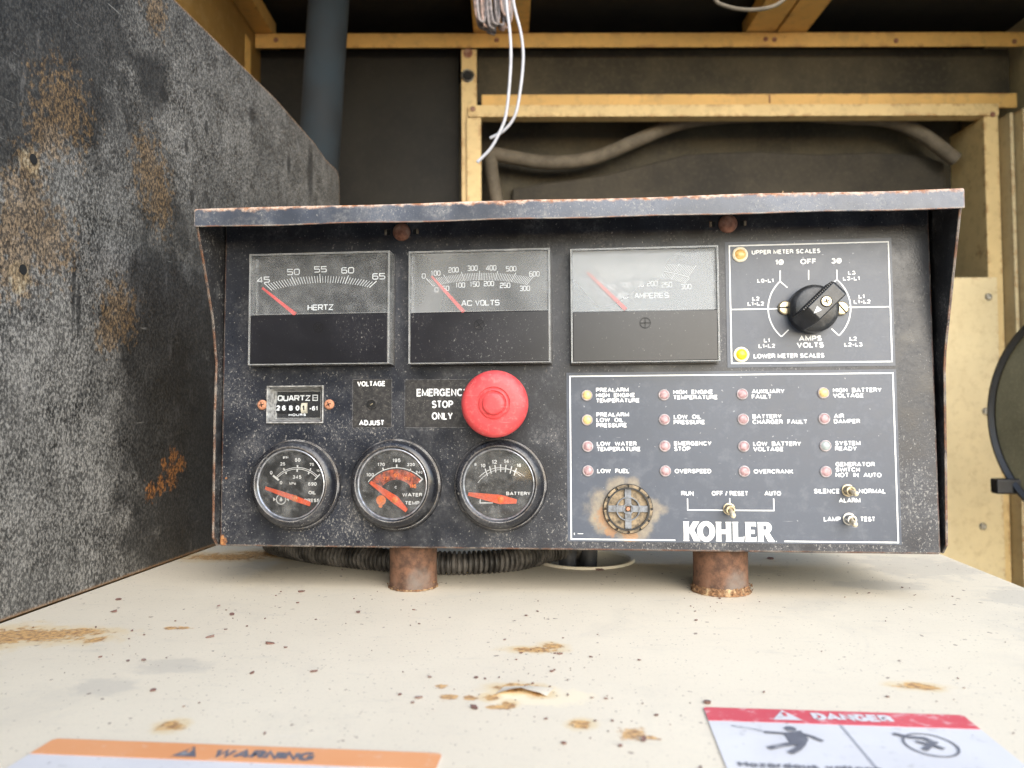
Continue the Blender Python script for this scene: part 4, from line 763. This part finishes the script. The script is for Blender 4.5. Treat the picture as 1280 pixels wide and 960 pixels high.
TXT = [[['PREALARM', 'HIGH ENGINE', 'TEMPERATURE'], ['HIGH ENGINE', 'TEMPERATURE'], ['AUXILIARY', 'FAULT'], ['HIGH BATTERY', 'VOLTAGE']],
       [['PREALARM', 'LOW OIL', 'PRESSURE'], ['LOW OIL', 'PRESSURE'], ['BATTERY', 'CHARGER FAULT'], ['AIR', 'DAMPER']],
       [['LOW WATER', 'TEMPERATURE'], ['EMERGENCY', 'STOP'], ['LOW BATTERY', 'VOLTAGE'], ['SYSTEM', 'READY']],
       [['LOW FUEL'], ['OVERSPEED'], ['OVERCRANK'], ['GENERATOR', 'SWITCH', 'NOT IN AUTO']]]
CAPL = .00285; KL = .0280/((twidth('TEMPERATURE', .31)+.222)*CAPL)
for r in range(4):
    for c in range(4):
        lx, ly = LAMPS[r][c]; L = TXT[r][c]; n = len(L); off = -.4 if (r == 3 and c == 3) else 0
        for i, t in enumerate(L):
            x, s = pf(lx+11.4, ly+off*6.7+(i-(n-1)/2)*6.65); text(lg, t.replace(' ', '  '), x, s, CAPL, FF, DI, 1, k=KL, align='l')
zs = Zm(840, 600, 4.267, 0)
for t, xa, xb, y in (('RUN', 48, 115, 71), ('OFF / RESET', 211, 405, 71), ('AUTO', 492, 580, 71), ('SILENCE', 755, 893, 59), ('NORMAL', 995, 1138, 59), ('ALARM', 888, 1003, 108), ('LAMP', 808, 898, 208), ('TEST', 1003, 1082, 208)): text(lg, t, *zs((xa+xb)/2, y), .0030, FF, DI, 1, width=zs(xb, y)[0]-zs(xa, y)[0], bold=.01)
pA, pB = zs(82, 98), zs(541, 98); yb = zs(300, 161)[1]; lg.ribbon(FF, [pA, (pA[0], yb), (pB[0], yb), pB], LW*.85, DI, 1); lg.ribbon(FF, [zs(307, 96), (zs(307, 96)[0], yb)], LW*.85, DI, 1)
text(lg, 't', *pf(718, 667), .0018, FF, DI, 1); lg.ribbon(FF, [pf(722, 667), pf(729, 667)], .0004, DI, 1)
lgo = part(lg, 'alarm_legend_plate', ['decal', 'ink'])
# maker's lettering, heavy flared capitals
GL = {'K': ([[(0, 0), (.36, 0), (.33, .08), (.33, .38), (.39, .43), (.62, 0), (1.0, 0), (.94, .08), (.64, .56), (.90, .93), (.95, 1), (.58, 1), (.33, .62), (.33, .92), (.36, 1), (0, 1), (.03, .92), (.03, .08)]], .84),
      'H': ([[(0, 0), (.35, 0), (.32, .08), (.32, .38), (.60, .38), (.60, .08), (.57, 0), (.92, 0), (.89, .08), (.89, .92), (.92, 1), (.57, 1), (.60, .92), (.60, .60), (.32, .60), (.32, .92), (.35, 1), (0, 1), (.03, .92), (.03, .08)]], .97),
      'L': ([[(0, 0), (.66, 0), (.69, .29), (.63, .23), (.32, .22), (.32, .92), (.35, 1), (0, 1), (.03, .92), (.03, .08)]], .73),
      'E': ([[(0, 0), (.64, 0), (.67, .28), (.61, .22), (.32, .21), (.32, .40), (.56, .40), (.56, .60), (.32, .60), (.32, .79), (.60, .79), (.64, .74), (.63, 1), (0, 1), (.03, .92), (.03, .08)]], .71)}
lo = MB(); zk = pf(854, 676), pf(967, 652.6); H_ = zk[1][1]-zk[0][1]
def el(cx, cy, rx, ry, n=40): return [(cx+rx*math.cos(2*math.pi*i/n), cy+ry*math.sin(2*math.pi*i/n)) for i in range(n)]
def ringfill(outer, inner, fr, off): n = len(outer); lo.add([fr(a, b, off) for a, b in outer]+[fr(a, b, off) for a, b in inner], [(i, (i+1) % n, (i+1) % n+n, i+n) for i in range(n)])
lf = Fr(FF(zk[0][0], zk[0][1], 0), FF.u*((zk[1][0]-zk[0][0])/5.26), FF.v*H_, FF.w)
cur = 0
for ch in 'KOHLER':
    f2 = Fr(lf(cur, 0, 0), lf.u, lf.v, lf.w)
    if ch in GL: lo.poly(f2, GL[ch][0][0], .0008); cur += GL[ch][1]
    elif ch == 'O': ringfill(el(.50, .5, .52, .53), el(.50, .5, .20, .29), f2, .0008); cur += 1.05
    elif ch == 'R':
        lo.poly(f2, [(0, 0), (.37, 0), (.34, .08), (.34, .92), (.37, 1), (0, 1), (.03, .92), (.03, .08)], .0008)
        bo_ = [(.34, 1), (.52, 1)]+[(.52+.31*math.cos(a), .715+.285*math.sin(a)) for a in [math.pi/2-math.pi*i/14 for i in range(1, 14)]]+[(.52, .43), (.34, .43)]
        bi_ = [(.34, .82), (.47, .82)]+[(.47+.06*math.cos(a), .715+.105*math.sin(a)) for a in [math.pi/2-math.pi*i/14 for i in range(1, 14)]]+[(.47, .61), (.34, .61)]
        n = len(bo_); lo.add([f2(a, b, .0008) for a, b in bo_]+[f2(a, b, .0008) for a, b in bi_], [(i, i+n, i+n+1, i+1) for i in range(n-1)])
        lo.poly(f2, [(.36, .43), (.62, 0), (1.02, 0), (.95, .08), (.68, .46), (.52, .43)], .00083)
lo.poly(lf, [(5.36, .0), (5.40, .0), (5.40, .05), (5.36, .05)], .0008)
lo.build('maker_lettering', ['logo'], lgo)

def lamp(x, y, mat, r=.0036, rim='lamp_rim', lbl=None, big=False):
    root = bpy.data.objects.new('indicator_lamp', None); C.objects.link(root); root.parent = cp
    if lbl: root['label'] = lbl
    a, b = pf(x, y, .0012); m = MB(); m.lathe(FF, a, b, [(r, .0003), (r*.98, .0012), (r*(.86 if not big else .78), .0017), (r*(.78 if not big else .68), .0013)], 28); m.build('rim', [rim], root)
    m = MB(); k = .80 if not big else .70; m.lathe(FF, a, b, [(r*k, .0011), (r*k*.85, .0018), (r*k*.5, .0023), (0, .0025)], 24); m.build('lens', [mat], root)
for r in range(4):
    for c in range(4):
        kind = 'lamp_yellow' if (r, c) in ((0, 0), (1, 0), (0, 3)) else 'lamp_green' if (r, c) == (2, 3) else 'lamp_red'
        lamp(*LAMPS[r][c], kind, lbl={'lamp_yellow': 'faded yellow lamp', 'lamp_green': 'faded grey green lamp', 'lamp_red': 'faded pink lamp'}[kind])

sw = MB(); x0, x1, s0, s1 = rect(pf(906, 303), pf(1119, 457.3)); plate(sw, x0, x1, s0, s1)
b_ = rect(pf(911.5, 308), pf(1114.5, 452.2)); b_ = (.0926, .1912, .0304, .1066)
sw.ribbon(FF, [(b_[0], b_[2]), (b_[1], b_[2]), (b_[1], b_[3]), (b_[0], b_[3])], LW, DI, 1, True)
zw = Zm(890, 220, 4, 0); zq = Zm(940, 330, 7.53, 0)
for t, x, y, cap, k in (('1Ø', 336, 432, .0036, 1.05), ('OFF', 480, 428, .0036, 1.05), ('3Ø', 621, 425, .0036, 1.05), ('L0-L1', 266, 524, .0026, 1.15), ('L3', 697, 485, .0026, 1.15), ('L3-L1', 695, 513, .0026, 1.15), ('L2', 218, 614, .0026, 1.15), ('L1-L2', 218, 639, .0026, 1.15),
                        ('L1', 746, 603, .0026, 1.15), ('L1-L2', 749, 629, .0026, 1.15), ('L1', 273, 822, .0026, 1.15), ('L1-L2', 273, 850, .0026, 1.15), ('AMPS', 490, 812, .0036, 1.0), ('VOLTS', 490, 845, .0036, 1.0), ('L2', 704, 814, .0026, 1.15), ('L2-L3', 705, 843, .0026, 1.15)): text(sw, t, *zw(x, y), cap, FF, DI, 1, k=k, bold=.02)
text(sw, 'UPPER METER SCALES', *zw(368, 379), .0030, FF, DI, 1, width=zw(540, 379)[0]-zw(197, 379)[0], bold=.02)
text(sw, 'LOWER METER SCALES', *zw(383, 899), .0030, FF, DI, 1, width=zw(560, 899)[0]-zw(207, 899)[0], bold=.02)
for pts in (((262, 165), (150, 420), (275, 685)), ((797, 150), (925, 410), (815, 675))):
    a = circ3(*[zq(*p) for p in pts]); sw.ribbon(FF, [a(i/24) for i in range(25)], LW*.95, DI, 1)
for pq in (((262, 62), (262, 168)), ((795, 55), (797, 152)), ((530, 58), (530, 150)), ((262, 165), (330, 224)), ((797, 150), (735, 195)), ((275, 685), (342, 620)), ((815, 675), (745, 610))): sw.ribbon(FF, [zq(*pq[0]), zq(*pq[1])], LW*.9, DI+.00004, 1)
ym = zq(100, 425)[1]; sw.ribbon(FF, [(b_[0], ym), (zq(245, 425)[0], ym)], LW*.9, DI+.00006, 1); sw.ribbon(FF, [(zq(862, 408)[0], ym), (b_[1], ym)], LW*.9, DI+.00006, 1)
part(sw, 'switch_legend_plate', ['decal', 'ink'])
lamp(925.2, 318, 'lamp_amber', .0050, 'lamp_cream', 'pale amber lamp for the upper meter scales', True)
lamp(926.8, 443.2, 'lamp_gold', .0050, 'lamp_cream', 'bright yellow lamp for the lower meter scales', True)

# ------------------------------------------------------------------ selector knob with its two fixing screws
for (x, y, ang) in ((305, 415, .0), (832, 420, -.9)):
    a, b = zq(x, y); m = MB(); m.lathe(FF, a, b, [(.0044, .0003), (.0044, .0022), (.0036, .0030), (0, .0031)], 24); m.box(FF.sub(a, b, 0, ang), -.0042, .0042, -.0004, .0004, .0029, .0033, 1); part(m, 'fixing_screw', ['brass', 'void'])
kn = bpy.data.objects.new('selector_knob', None); C.objects.link(kn); kn.parent = cp
kx, ky = pf(1018, 385.5, .008); m = MB(); m.lathe(FF, kx, ky, [(.0138, .0003), (.0150, .0015), (.0150, .0085), (.0142, .0105), (.0120, .0115), (0, .0118)], 48); m.build('skirt', ['knob'], kn, ang=50)
KA = math.radians(44); kf = FF.sub(kx, ky, 0, KA); m = MB()
prof = [(-.0155, .0095), (.0138, .0095), (.0147, .0140), (.0144, .0258), (.0128, .0280), (-.0090, .0285), (-.0130, .0235)]     # u along the grip, height
f2 = Fr(kf.o, kf.u, kf.w, -kf.v); m.prism(f2, prof, -.0054, .0054); gp = m.build('grip', ['knob'], kn, .0010, 3)
m = MB()
for i in range(18): a = -.0110+i*.0014; m.box(kf, a, a+.0007, .0053, .0061, .0125, .0272)
m.build('ribs', ['knob'], gp)
m = MB(); m.lathe(kf, .0016, 0, [(.0035, .0285), (.0035, .0287), (.0033, .0288), (.0026, .0284)], 24, 0); m.lathe(kf, .0016, 0, [(.0031, .0286), (.0029, .0291), (0, .0292)], 24, 1)
for q in ((-.0015, .0015, -.0003, .0003), (-.0003, .0003, -.0015, .0015)): m.box(kf.sub(.0016, 0, 0, -.5), *q, .0289, .0294, 0)
m.build('centre_screw', ['void', 'brass'], gp)
m = MB(); m.poly(kf, [(-.0088, 0), (-.0042, -.0018), (-.0042, .0018)], .02865); m.build('arrow_mark', ['ink'], gp)

# ------------------------------------------------------------------ toggles
def toggle(x, y, tip, mat, lbl):
    root = bpy.data.objects.new('toggle_switch', None); C.objects.link(root); root.parent = cp; root['label'] = lbl
    a, b = pf(x, y, .004); m = MB(); m.lathe(FF, a, b, [(.0038, .0004), (.0038, .0012), (.0031, .0013), (.0031, .0062), (.0027, .0070), (.0020, .0070), (.0017, .0050), (0, .0050)], 22); m.build('bushing', [mat], root, ang=40)
    m = MB(); p0 = FF(a, b, .0045); p1 = FF(a+tip[0], b+tip[1], .0135); P = [p0.lerp(p1, t) for t in (0, .3, .6, .85, 1, 1.06)]; m.tube(P, .001, 12, 0, rf=lambda i: (.0011, .0013, .0016, .0018, .0013, .0004)[i]); m.build('lever', ['tan'], root)
toggle(912.5, 637, (.0004, -.0032), 'brass', 'three position run switch under the legend OFF / RESET'); toggle(1062, 613.5, (.0010, -.0012), 'brass', 'alarm silence switch'); toggle(1063.5, 649.5, (-.0004, -.0022), 'steel', 'lamp test switch')

# ------------------------------------------------------------------ buzzer
bz = bpy.data.objects.new('alarm_buzzer', None); C.objects.link(bz); bz.parent = cp; bz['label'] = 'rust stained round alarm buzzer'
bx, by = pf(785, 636, .002); m = MB(); m.lathe(FF, bx, by, [(.0132, .0006), (.0132, .0014), (0, .0014)], 40); m.build('sounder', ['amber'], bz, ang=40)
m = MB()
for i in range(12):
    a0, a1 = 2*math.pi*(i+.10)/12, 2*math.pi*(i+.90)/12; pts = [(bx+r*math.cos(a), by+r*math.sin(a)) for r, rng in ((.0155, (0, .33, .67, 1)), (.0137, (1, .67, .33, 0))) for a in [a0+(a1-a0)*t for t in rng]]; m.prism(FF, pts, .0004, .0034)
m.build('notched_ring', ['amber'], bz, .0002)
m = MB(); m.lathe(FF, bx, by, [(.0138, .0005), (.0138, .0038), (.0128, .0038), (.0128, .0012)], 44, 0); m.lathe(FF, bx, by, [(.0159, .0004), (.0159, .0020), (.0153, .0020), (.0153, .0005)], 44, 0); m.build('seal', ['black'], bz)
m = MB(); f2 = FF.sub(bx, by)
for k in range(4): m.box(FF.sub(bx, by, 0, k*math.pi/2), .0018, .0127, -.0021, .0021, .0014, .0030)
for r in (.0036, .0078): m.lathe(FF, bx, by, [(r, .0014), (r, .0034), (r-.0009, .0034), (r-.0009, .0014)], 36)
m.lathe(FF, bx, by, [(.0014, .0014), (.0012, .0036), (0, .0038)], 16, 1); m.build('grille', ['smoke', 'rust_screw'], bz, .0003)
m = MB(); a, b = pf(460, 408); 
part(MB().lathe(FF, *pf(462, 409), [(.0008, .0001), (0, .0004)], 8), 'paint_chip', ['rust_screw']) if False else None

# ------------------------------------------------------------------ posts, conduit, cables
PG = 'rusty posts under the control panel'
def post(px, py, r, lbl, crust=1.):
    b = onZ(px, py); root = thing('support_post', (b.x, b.y+r, 0), lbl, 'post', PG)
    m = MB(); m.lathe(WORLD, 0, 0, [(r*1.02, .0003), (r, .004), (r*.985, .018), (r, .0303), (0, .0303)], 48); m.build('tube', ['rust'], root)
    m = MB(); rnd = [random.uniform(.0, 1) for _ in range(96)]
    m.lathe(WORLD, 0, 0, [(r*.995, .0046*crust+.0005), (r*1.02, .0026*crust+.0004), (r*(1.02+.03*crust), .0012), (r*(1.02+.05*crust), .0002)], 96, 0, jag=lambda a, j: 1+.035*(rnd[int(a/(2*math.pi)*96) % 96]-.4)*(j+.5)/2)
    for i in range(int(70*crust)):
        a = random.uniform(math.pi*.95, math.pi*2.05); rr = r*random.uniform(1.02, 1.16); p = Vector((rr*math.cos(a), rr*math.sin(a), random.uniform(.0005, .005))); t = a+random.uniform(-1, 1)+math.pi/2; L = random.uniform(.001, .0034); d = Vector((math.cos(t)*L, math.sin(t)*L, random.uniform(-.0008, .0016))); n = Vector((0, 0, 1)).cross(d).normalized()*random.uniform(.0002, .0006)
        p.z = max(p.z, .0004); q = p+d; q.z = max(q.z, .0003); m.add([p-n, p+n, q+n*.3, q-n*.3+Vector((0, 0, .0004))], [(0, 1, 2, 3)])
    m.build('rust_crust', ['rust_crust'], root)
post(510, 740, .0163, 'left rusty post with a grey worn patch, beside the corrugated conduit', .25); post(907, 746.5, .0180, 'right rusty post with a ragged orange crust at its foot')

cpth = [(-.262, .17, .0100)]
for (x, y) in ((335, 694), (379, 705.5), (430, 712.5), (480, 717.5), (546, 721.5), (593, 721), (645, 716.5), (682, 707)):
    p = onZ(x, y); cpth.append((p.x, p.y+.0085, .0088))
p = cpth[-1]; cpth += [(p[0]+.016, p[1]+.014, .0095), (p[0]+.026, p[1]+.034, .004), (p[0]+.028, p[1]+.046, -.03), (p[0]+.028, p[1]+.046, -.09)]
sp = smoothpath(cpth, 40); L = [0]
for a, b in zip(sp, sp[1:]): L.append(L[-1]+(b-a).length)
step = .00062; res = []; j = 0
for i in range(int(L[-1]/step)):
    s_ = i*step
    while L[j+1] < s_: j += 1
    t = (s_-L[j])/max(1e-9, L[j+1]-L[j]); res.append(sp[j].lerp(sp[j+1], t))
pat = (.0084, .0087, .0087, .0084, .0066, .0064)
m = MB(); m.tube(res, .008, 14, 0, rf=lambda i: pat[i % 6]); tag(m.build('corrugated_conduit', ['conduit']), 'dusty grey corrugated conduit lying on the cream sheet under the control panel', 'conduit')
for (x, dy, lbl) in ((708, .0, 'left dark smooth cable rising from the round hole'), (735, .008, 'right dark smooth cable rising from the round hole')):
    p = onZ(x, 706); m = MB(); m.tube(smoothpath([(p.x, p.y+.018+dy, -.12), (p.x, p.y+.018+dy, -.02), (p.x+.001, p.y+.017+dy, .01), (p.x+.002, p.y+.016+dy, .0305)], 6), .0072, 14); tag(m.build('cable', ['cable']), lbl, 'cable', 'smooth cables rising from the round hole')

# ------------------------------------------------------------------ things hanging in the enclosure
def wp(x, y, d): v = pray(x, y); return CAM + v*(d/v.dot(_w))
for pts, lbl in (([(633, -60), (633, 0), (637.4, 41), (638.6, 73), (636, 115), (631.7, 147), (623.7, 167), (613, 186), (596.5, 203)], 'long white wire hanging from the roof, its end reaching lowest'),
                 ([(637, -60), (641.5, 0), (651, 41), (654, 73), (650, 115), (643.5, 145), (630, 163), (612.5, 173)], 'shorter white wire hanging from the roof, curling behind the long one')):
    k = .90 if 'long white' in lbl else .915; m = MB(); m.tube(smoothpath([wp(x, y, k) for x, y in pts], 8), .0019, 10); tag(m.build('wire', ['white_wire']), lbl, 'wire', 'white wires hanging from the roof')
wb = thing('wire_bundle', wp(612, 8, .95), 'tied bundle of grey and brown wires hanging under the roof beam', 'wire bundle')
random.seed(11)
for mat in ('grey_wire', 'brown_wire', 'grey_wire'):
    m = MB()
    for i in range(9):
        x = random.uniform(-.02, .018); yb = -.030+.014*abs(x)/.02+random.uniform(-.003, .003); dd = random.uniform(-.012, .012); sk = random.uniform(-.006, .004)
        m.tube(smoothpath([(x*.8-.012+sk, dd, .10), (x*.95-.004, dd, .03), (x, dd, yb+.008), (x+.004, dd+.004, yb), (x+.008, dd+.008, yb+.008), (x+.009, dd+.008, .03), (x+.006, dd+.008, .10)], 6), .0017, 7)
    m.build('wire', [mat], wb)
m = MB(); m.tube(smoothpath([wp(x, y, 1.0) for x, y in ((880, -40), (893, -2), (907, 7.5), (929, 12), (954, 11), (974, 4), (990, -14), (1000, -50))], 8), .0026, 10); tag(m.build('cable', ['foam']), 'thin dusty cable sagging across the right roof beam', 'cable')
m = MB(); m.tube([wp(414, -90, 1.17), wp(411, 0, 1.15), wp(404, 110, 1.14), wp(396, 240, 1.13), wp(388, 380, 1.12)], .030, 40); tag(m.build('pipe', ['bluepipe']), 'blue grey vertical pipe behind the end of the black side sheet', 'pipe')
# foam seal hanging out of the window frame
def flat(pts, d, w, th, mat, m):
    P = smoothpath([wp(x, y, d) for x, y in pts], 8); m.tube(P, w, 12)
m = MB(); flat([(628, 330), (622, 260), (614, 212), (616, 194), (635, 196), (670, 202), (705, 203), (747, 196), (800, 174), (850, 154), (905, 146), (990, 143), (1066, 147), (1112, 151), (1152, 168), (1195, 200)], 1.42, .0130, 0, 'foam', m)
tag(m.build('seal_strip', ['foam']), 'dusty foam seal strip sagging loose from the window header', 'seal strip')
# round cover at the right edge
dc = wp(1377, 520, .98); rc = thing('round_cover', dc, 'round olive grey cover with thick black rim at the right edge', 'cover')
na = Vector((-.93, -.37, 0)).normalized(); ua = Vector((0, 0, 1)).cross(na).normalized(); cf = Fr((0, 0, 0), ua, (0, 0, 1), na)
m = MB(); m.lathe(cf, 0, 0, [(.142, -.012), (.154, .0), (0, .004)], 72); m.build('face', ['disc'], rc)
m = MB(); m.lathe(cf, 0, 0, [(.150, -.016), (.159, -.014), (.1625, -.004), (.1610, .008), (.156, .011), (.151, .006)], 72); m.build('rim', ['black'], rc)
m = MB(); hp = wp(1277, 511, .98)-dc; hu, hv = hp.dot(ua), hp.z; m.prism(cf, [(hu-.012, hv-.001), (hu+.03, hv-.010), (hu+.034, hv-.002), (hu-.004, hv+.006), (hu-.014, hv+.004)], .006, .012); m.build('handle', ['white_wire'], rc, .001)
m = MB(); bp = wp(1272, 611, 1.06)-dc; m.box(WORLD, bp.x-.012, bp.x+.05, bp.y+.03, bp.y+.05, bp.z-.011, bp.z+.011); m.build('bracket', ['black'], rc, .003)

# ------------------------------------------------------------------ warning stickers on the sheet
TS = Fr((0, 0, 0), (1, 0, 0), (0, 1, 0))
def tz(x, y): p = onZ(x, y); return p.x, p.y
ws = thing('warning_sticker', (0, 0, .0003), 'white sticker with an orange WARNING band lying at the front left of the cream sheet', 'sticker')
tl, tr = tz(68, 925), tz(556, 938.5); wy = tl[1]; hh = .0125; x0, x1 = tl[0], tr[0]
hy = tz(60, 945)[1]; hh = wy-hy
m = MB(); m.prism(TS, [(x0, wy-.10), (x1, wy-.10), (x1, wy-.0015), (x1-.0015, wy), (x0+.0015, wy), (x0, wy-.0015)], .0, .00025); m.build('backing', ['st_white'], ws)
m = MB(); m.prism(TS, [(x0+.0001, wy-hh), (x1-.0001, wy-hh), (x1-.0001, wy-.0016), (x1-.0016, wy-.0001), (x0+.0016, wy-.0001), (x0+.0001, wy-.0016)], .0003, .0004); m.build('header_band', ['st_orange'], ws)
m = MB(); cx, cy = tz(333, 944); text(m, 'WARNING', cx, wy-hh*.56, hh*.52, TS, .0006, 0, width=tz(398, 945)[0]-tz(272, 943)[0], bold=.045)
tx, ty = tz(237, 942); q = hh*.36; m.poly(TS, [(tx-q, wy-hh*.56-q*.8), (tx+q, wy-hh*.56-q*.8), (tx, wy-hh*.56+q*.95)], .0006, 0); m.poly(TS, [(tx-q*.12, wy-hh*.56-q*.2), (tx+q*.12, wy-hh*.56-q*.2), (tx+q*.16, wy-hh*.56+q*.45), (tx-q*.16, wy-hh*.56+q*.45)], .0008, 1)
m.build('lettering', ['st_ink', 'st_orange'], ws)
ds = thing('danger_sticker', (0, 0, .0003), 'white sticker with a red DANGER band and black pictograms, front right on the cream sheet', 'sticker')
zd = lambda x, y: tz(860+x/3.048, 870+y/3.048)
dx0, dx1 = zd(60, 48)[0]-.0003, zd(1035, 68)[0]; dy1 = zd(60, 48)[1]; dyh = zd(85, 99)[1]
m = MB(); m.prism(TS, [(dx0, dy1-.11), (dx1, dy1-.11), (dx1, dy1-.001), (dx1-.001, dy1), (dx0+.001, dy1), (dx0, dy1-.001)], 0, .00025); m.build('backing', ['st_white'], ds)
m = MB(); m.prism(TS, [(dx0+.0001, dyh), (dx1-.0001, dyh), (dx1-.0001, dy1-.0011), (dx1-.0011, dy1-.0001), (dx0+.0011, dy1-.0001), (dx0+.0001, dy1-.0011)], .0003, .0004); m.build('header_band', ['st_red'], ds)
m = MB(); hh = dy1-dyh; yc = (dy1+dyh)/2; text(m, 'DANGER', zd(630, 95)[0], yc, hh*.52, TS, .0006, 0, width=zd(778, 97)[0]-zd(480, 93)[0], bold=.045)
tx = zd(372, 85)[0]; q = hh*.42; m.poly(TS, [(tx-q, yc-q*.8), (tx+q, yc-q*.8), (tx, yc+q*.95)], .0006, 0); m.poly(TS, [(tx-q*.12, yc-q*.2), (tx+q*.12, yc-q*.2), (tx+q*.16, yc+q*.45), (tx-q*.16, yc+q*.45)], .0008, 1); m.build('lettering', ['st_white', 'st_red'], ds)
m = MB()
def rb(pts, w, off=.0006): m.ribbon(TS, [zd(*p) for p in pts], w, off, 0)
hx, hy = zd(390, 133); m.lathe(Fr((hx, hy, 0)), 0, 0, [(.0022, .0006), (0, .0006)], 16, 0, smooth=False)
m.poly(TS, [zd(*p) for p in ((365, 150), (430, 140), (460, 175), (445, 200), (395, 195))], .0006); rb([(290, 146), (380, 152), (430, 150)], .0018, .00064); rb([(430, 152), (475, 165), (515, 182)], .0018, .00068); rb([(410, 190), (365, 196), (308, 209)], .0024, .00072); rb([(440, 190), (420, 212), (390, 228)], .0024, .00076)
rb([(165, 122), (205, 130), (198, 126), (285, 143)], .0006, .0008)
m.build('pictogram', ['st_ink'], ds); m = MB(); cx, cy = zd(925, 195); rb_ = [(cx+(zd(1040, 215)[0]-cx)*math.cos(a), cy+.0095*math.sin(a)) for a in [2*math.pi*i/40 for i in range(40)]]; m.ribbon(TS, rb_, .0008, .0006, 0, True)
rb([(782, 152), (840, 165), (900, 170), (935, 185)], .0022, .00064); rb([(868, 182), (930, 196), (978, 212)], .0020, .00068); rb([(945, 184), (920, 200), (902, 216)], .0022, .00072)
m.build('pictogram', ['st_ink'], ds)
m = MB(); m.ribbon(TS, [zd(582, 118), (zd(582, 118)[0]+.0005, dy1-.06)], .0006, .0006); text(m, 'Hazardous voltage.', zd(190, 265)[0], zd(190, 268)[1], .0040, TS, .0006, 1, width=.048, align='l', bold=.03); m.build('caption', ['st_grey', 'st_ink'], ds)

# ------------------------------------------------------------------ loose flakes on the sheet
random.seed(21); m = MB()
def flake(x, y, r, fl=.8):
    n = random.randint(5, 8); a0 = random.random()*6.28; el_ = random.uniform(.45, 1); pts = []
    for i in range(n):
        a = 2*math.pi*i/n; q = r*random.uniform(.55, .95); u, v = q*math.cos(a), q*el_*math.sin(a); pts.append((u*math.cos(a0)-v*math.sin(a0), u*math.sin(a0)+v*math.cos(a0)))
    tx_, ty_ = random.uniform(-.25, .25), random.uniform(-.25, .25); vs = [(x+a, y+b, .0005+max(0, a*tx_+b*ty_+r*.12)) for a, b in pts]; vs += [(x+a*.9, y+b*.9, .0003) for a, b in pts]
    m.add(vs, [list(range(n))]+[(i, i+n, (i+1) % n+n, (i+1) % n) for i in range(n)])
for (x, y, r) in ((148, 750, .0028), (143, 765, .0036), (262, 797, .0034), (290, 769, .0030), (377, 740, .0030), (448, 766, .0026), (337, 805, .0034), (315, 842, .0018), (392, 840, .0024), (357, 810, .0016), (523, 873, .0022), (593, 886, .0032), (500, 869, .0016), (191, 864, .0018), (331, 918, .0013), (884, 879, .0032), (750, 713, .0042), (963, 699, .0040), (700, 818, .0022), (672, 765, .0016), (658, 770, .0013), (690, 840, .0014), (704, 930, .0016), (805, 926, .0024), (820, 895, .0012), (738, 822, .0014), (799, 826, .0012), (1110, 872, .0012), (955, 866, .0012), (870, 776, .0016), (180, 826, .0016), (125, 822, .0014), (160, 827, .0012), (345, 745, .001), (372, 754, .0012), (395, 775, .001), (428, 713, .001), (595, 848, .0014), (230, 884, .001), (1128, 735, .0012), (1086, 742, .0012), (1056, 747, .0012)):
    p = onZ(x, y); flake(p.x, p.y, r)
for i in range(70): flake(random.uniform(TL+.01, TR_-.01), random.uniform(-.26, .13), random.uniform(.0003, .0008))
for (x, y, n, sg) in ((650, 860, 26, .022), (680, 812, 16, .02), (300, 770, 14, .03), (150, 800, 14, .03), (905, 755, 12, .02), (820, 900, 12, .02), (1120, 740, 10, .03), (480, 760, 8, .03)):
    p = onZ(x, y)
    for k in range(n):
        a, b = random.gauss(p.x, sg), random.gauss(p.y, sg*.9)
        if TL+.005 < a < TR_-.005 and -.40 < b: flake(a, b, random.choice((.0003, .0004, .0005, .0008, .0012)))
tag(m.build('rust_flakes', ['flake']), 'dark rust flakes and paint crumbs scattered over the cream sheet', 'debris', kind='stuff')
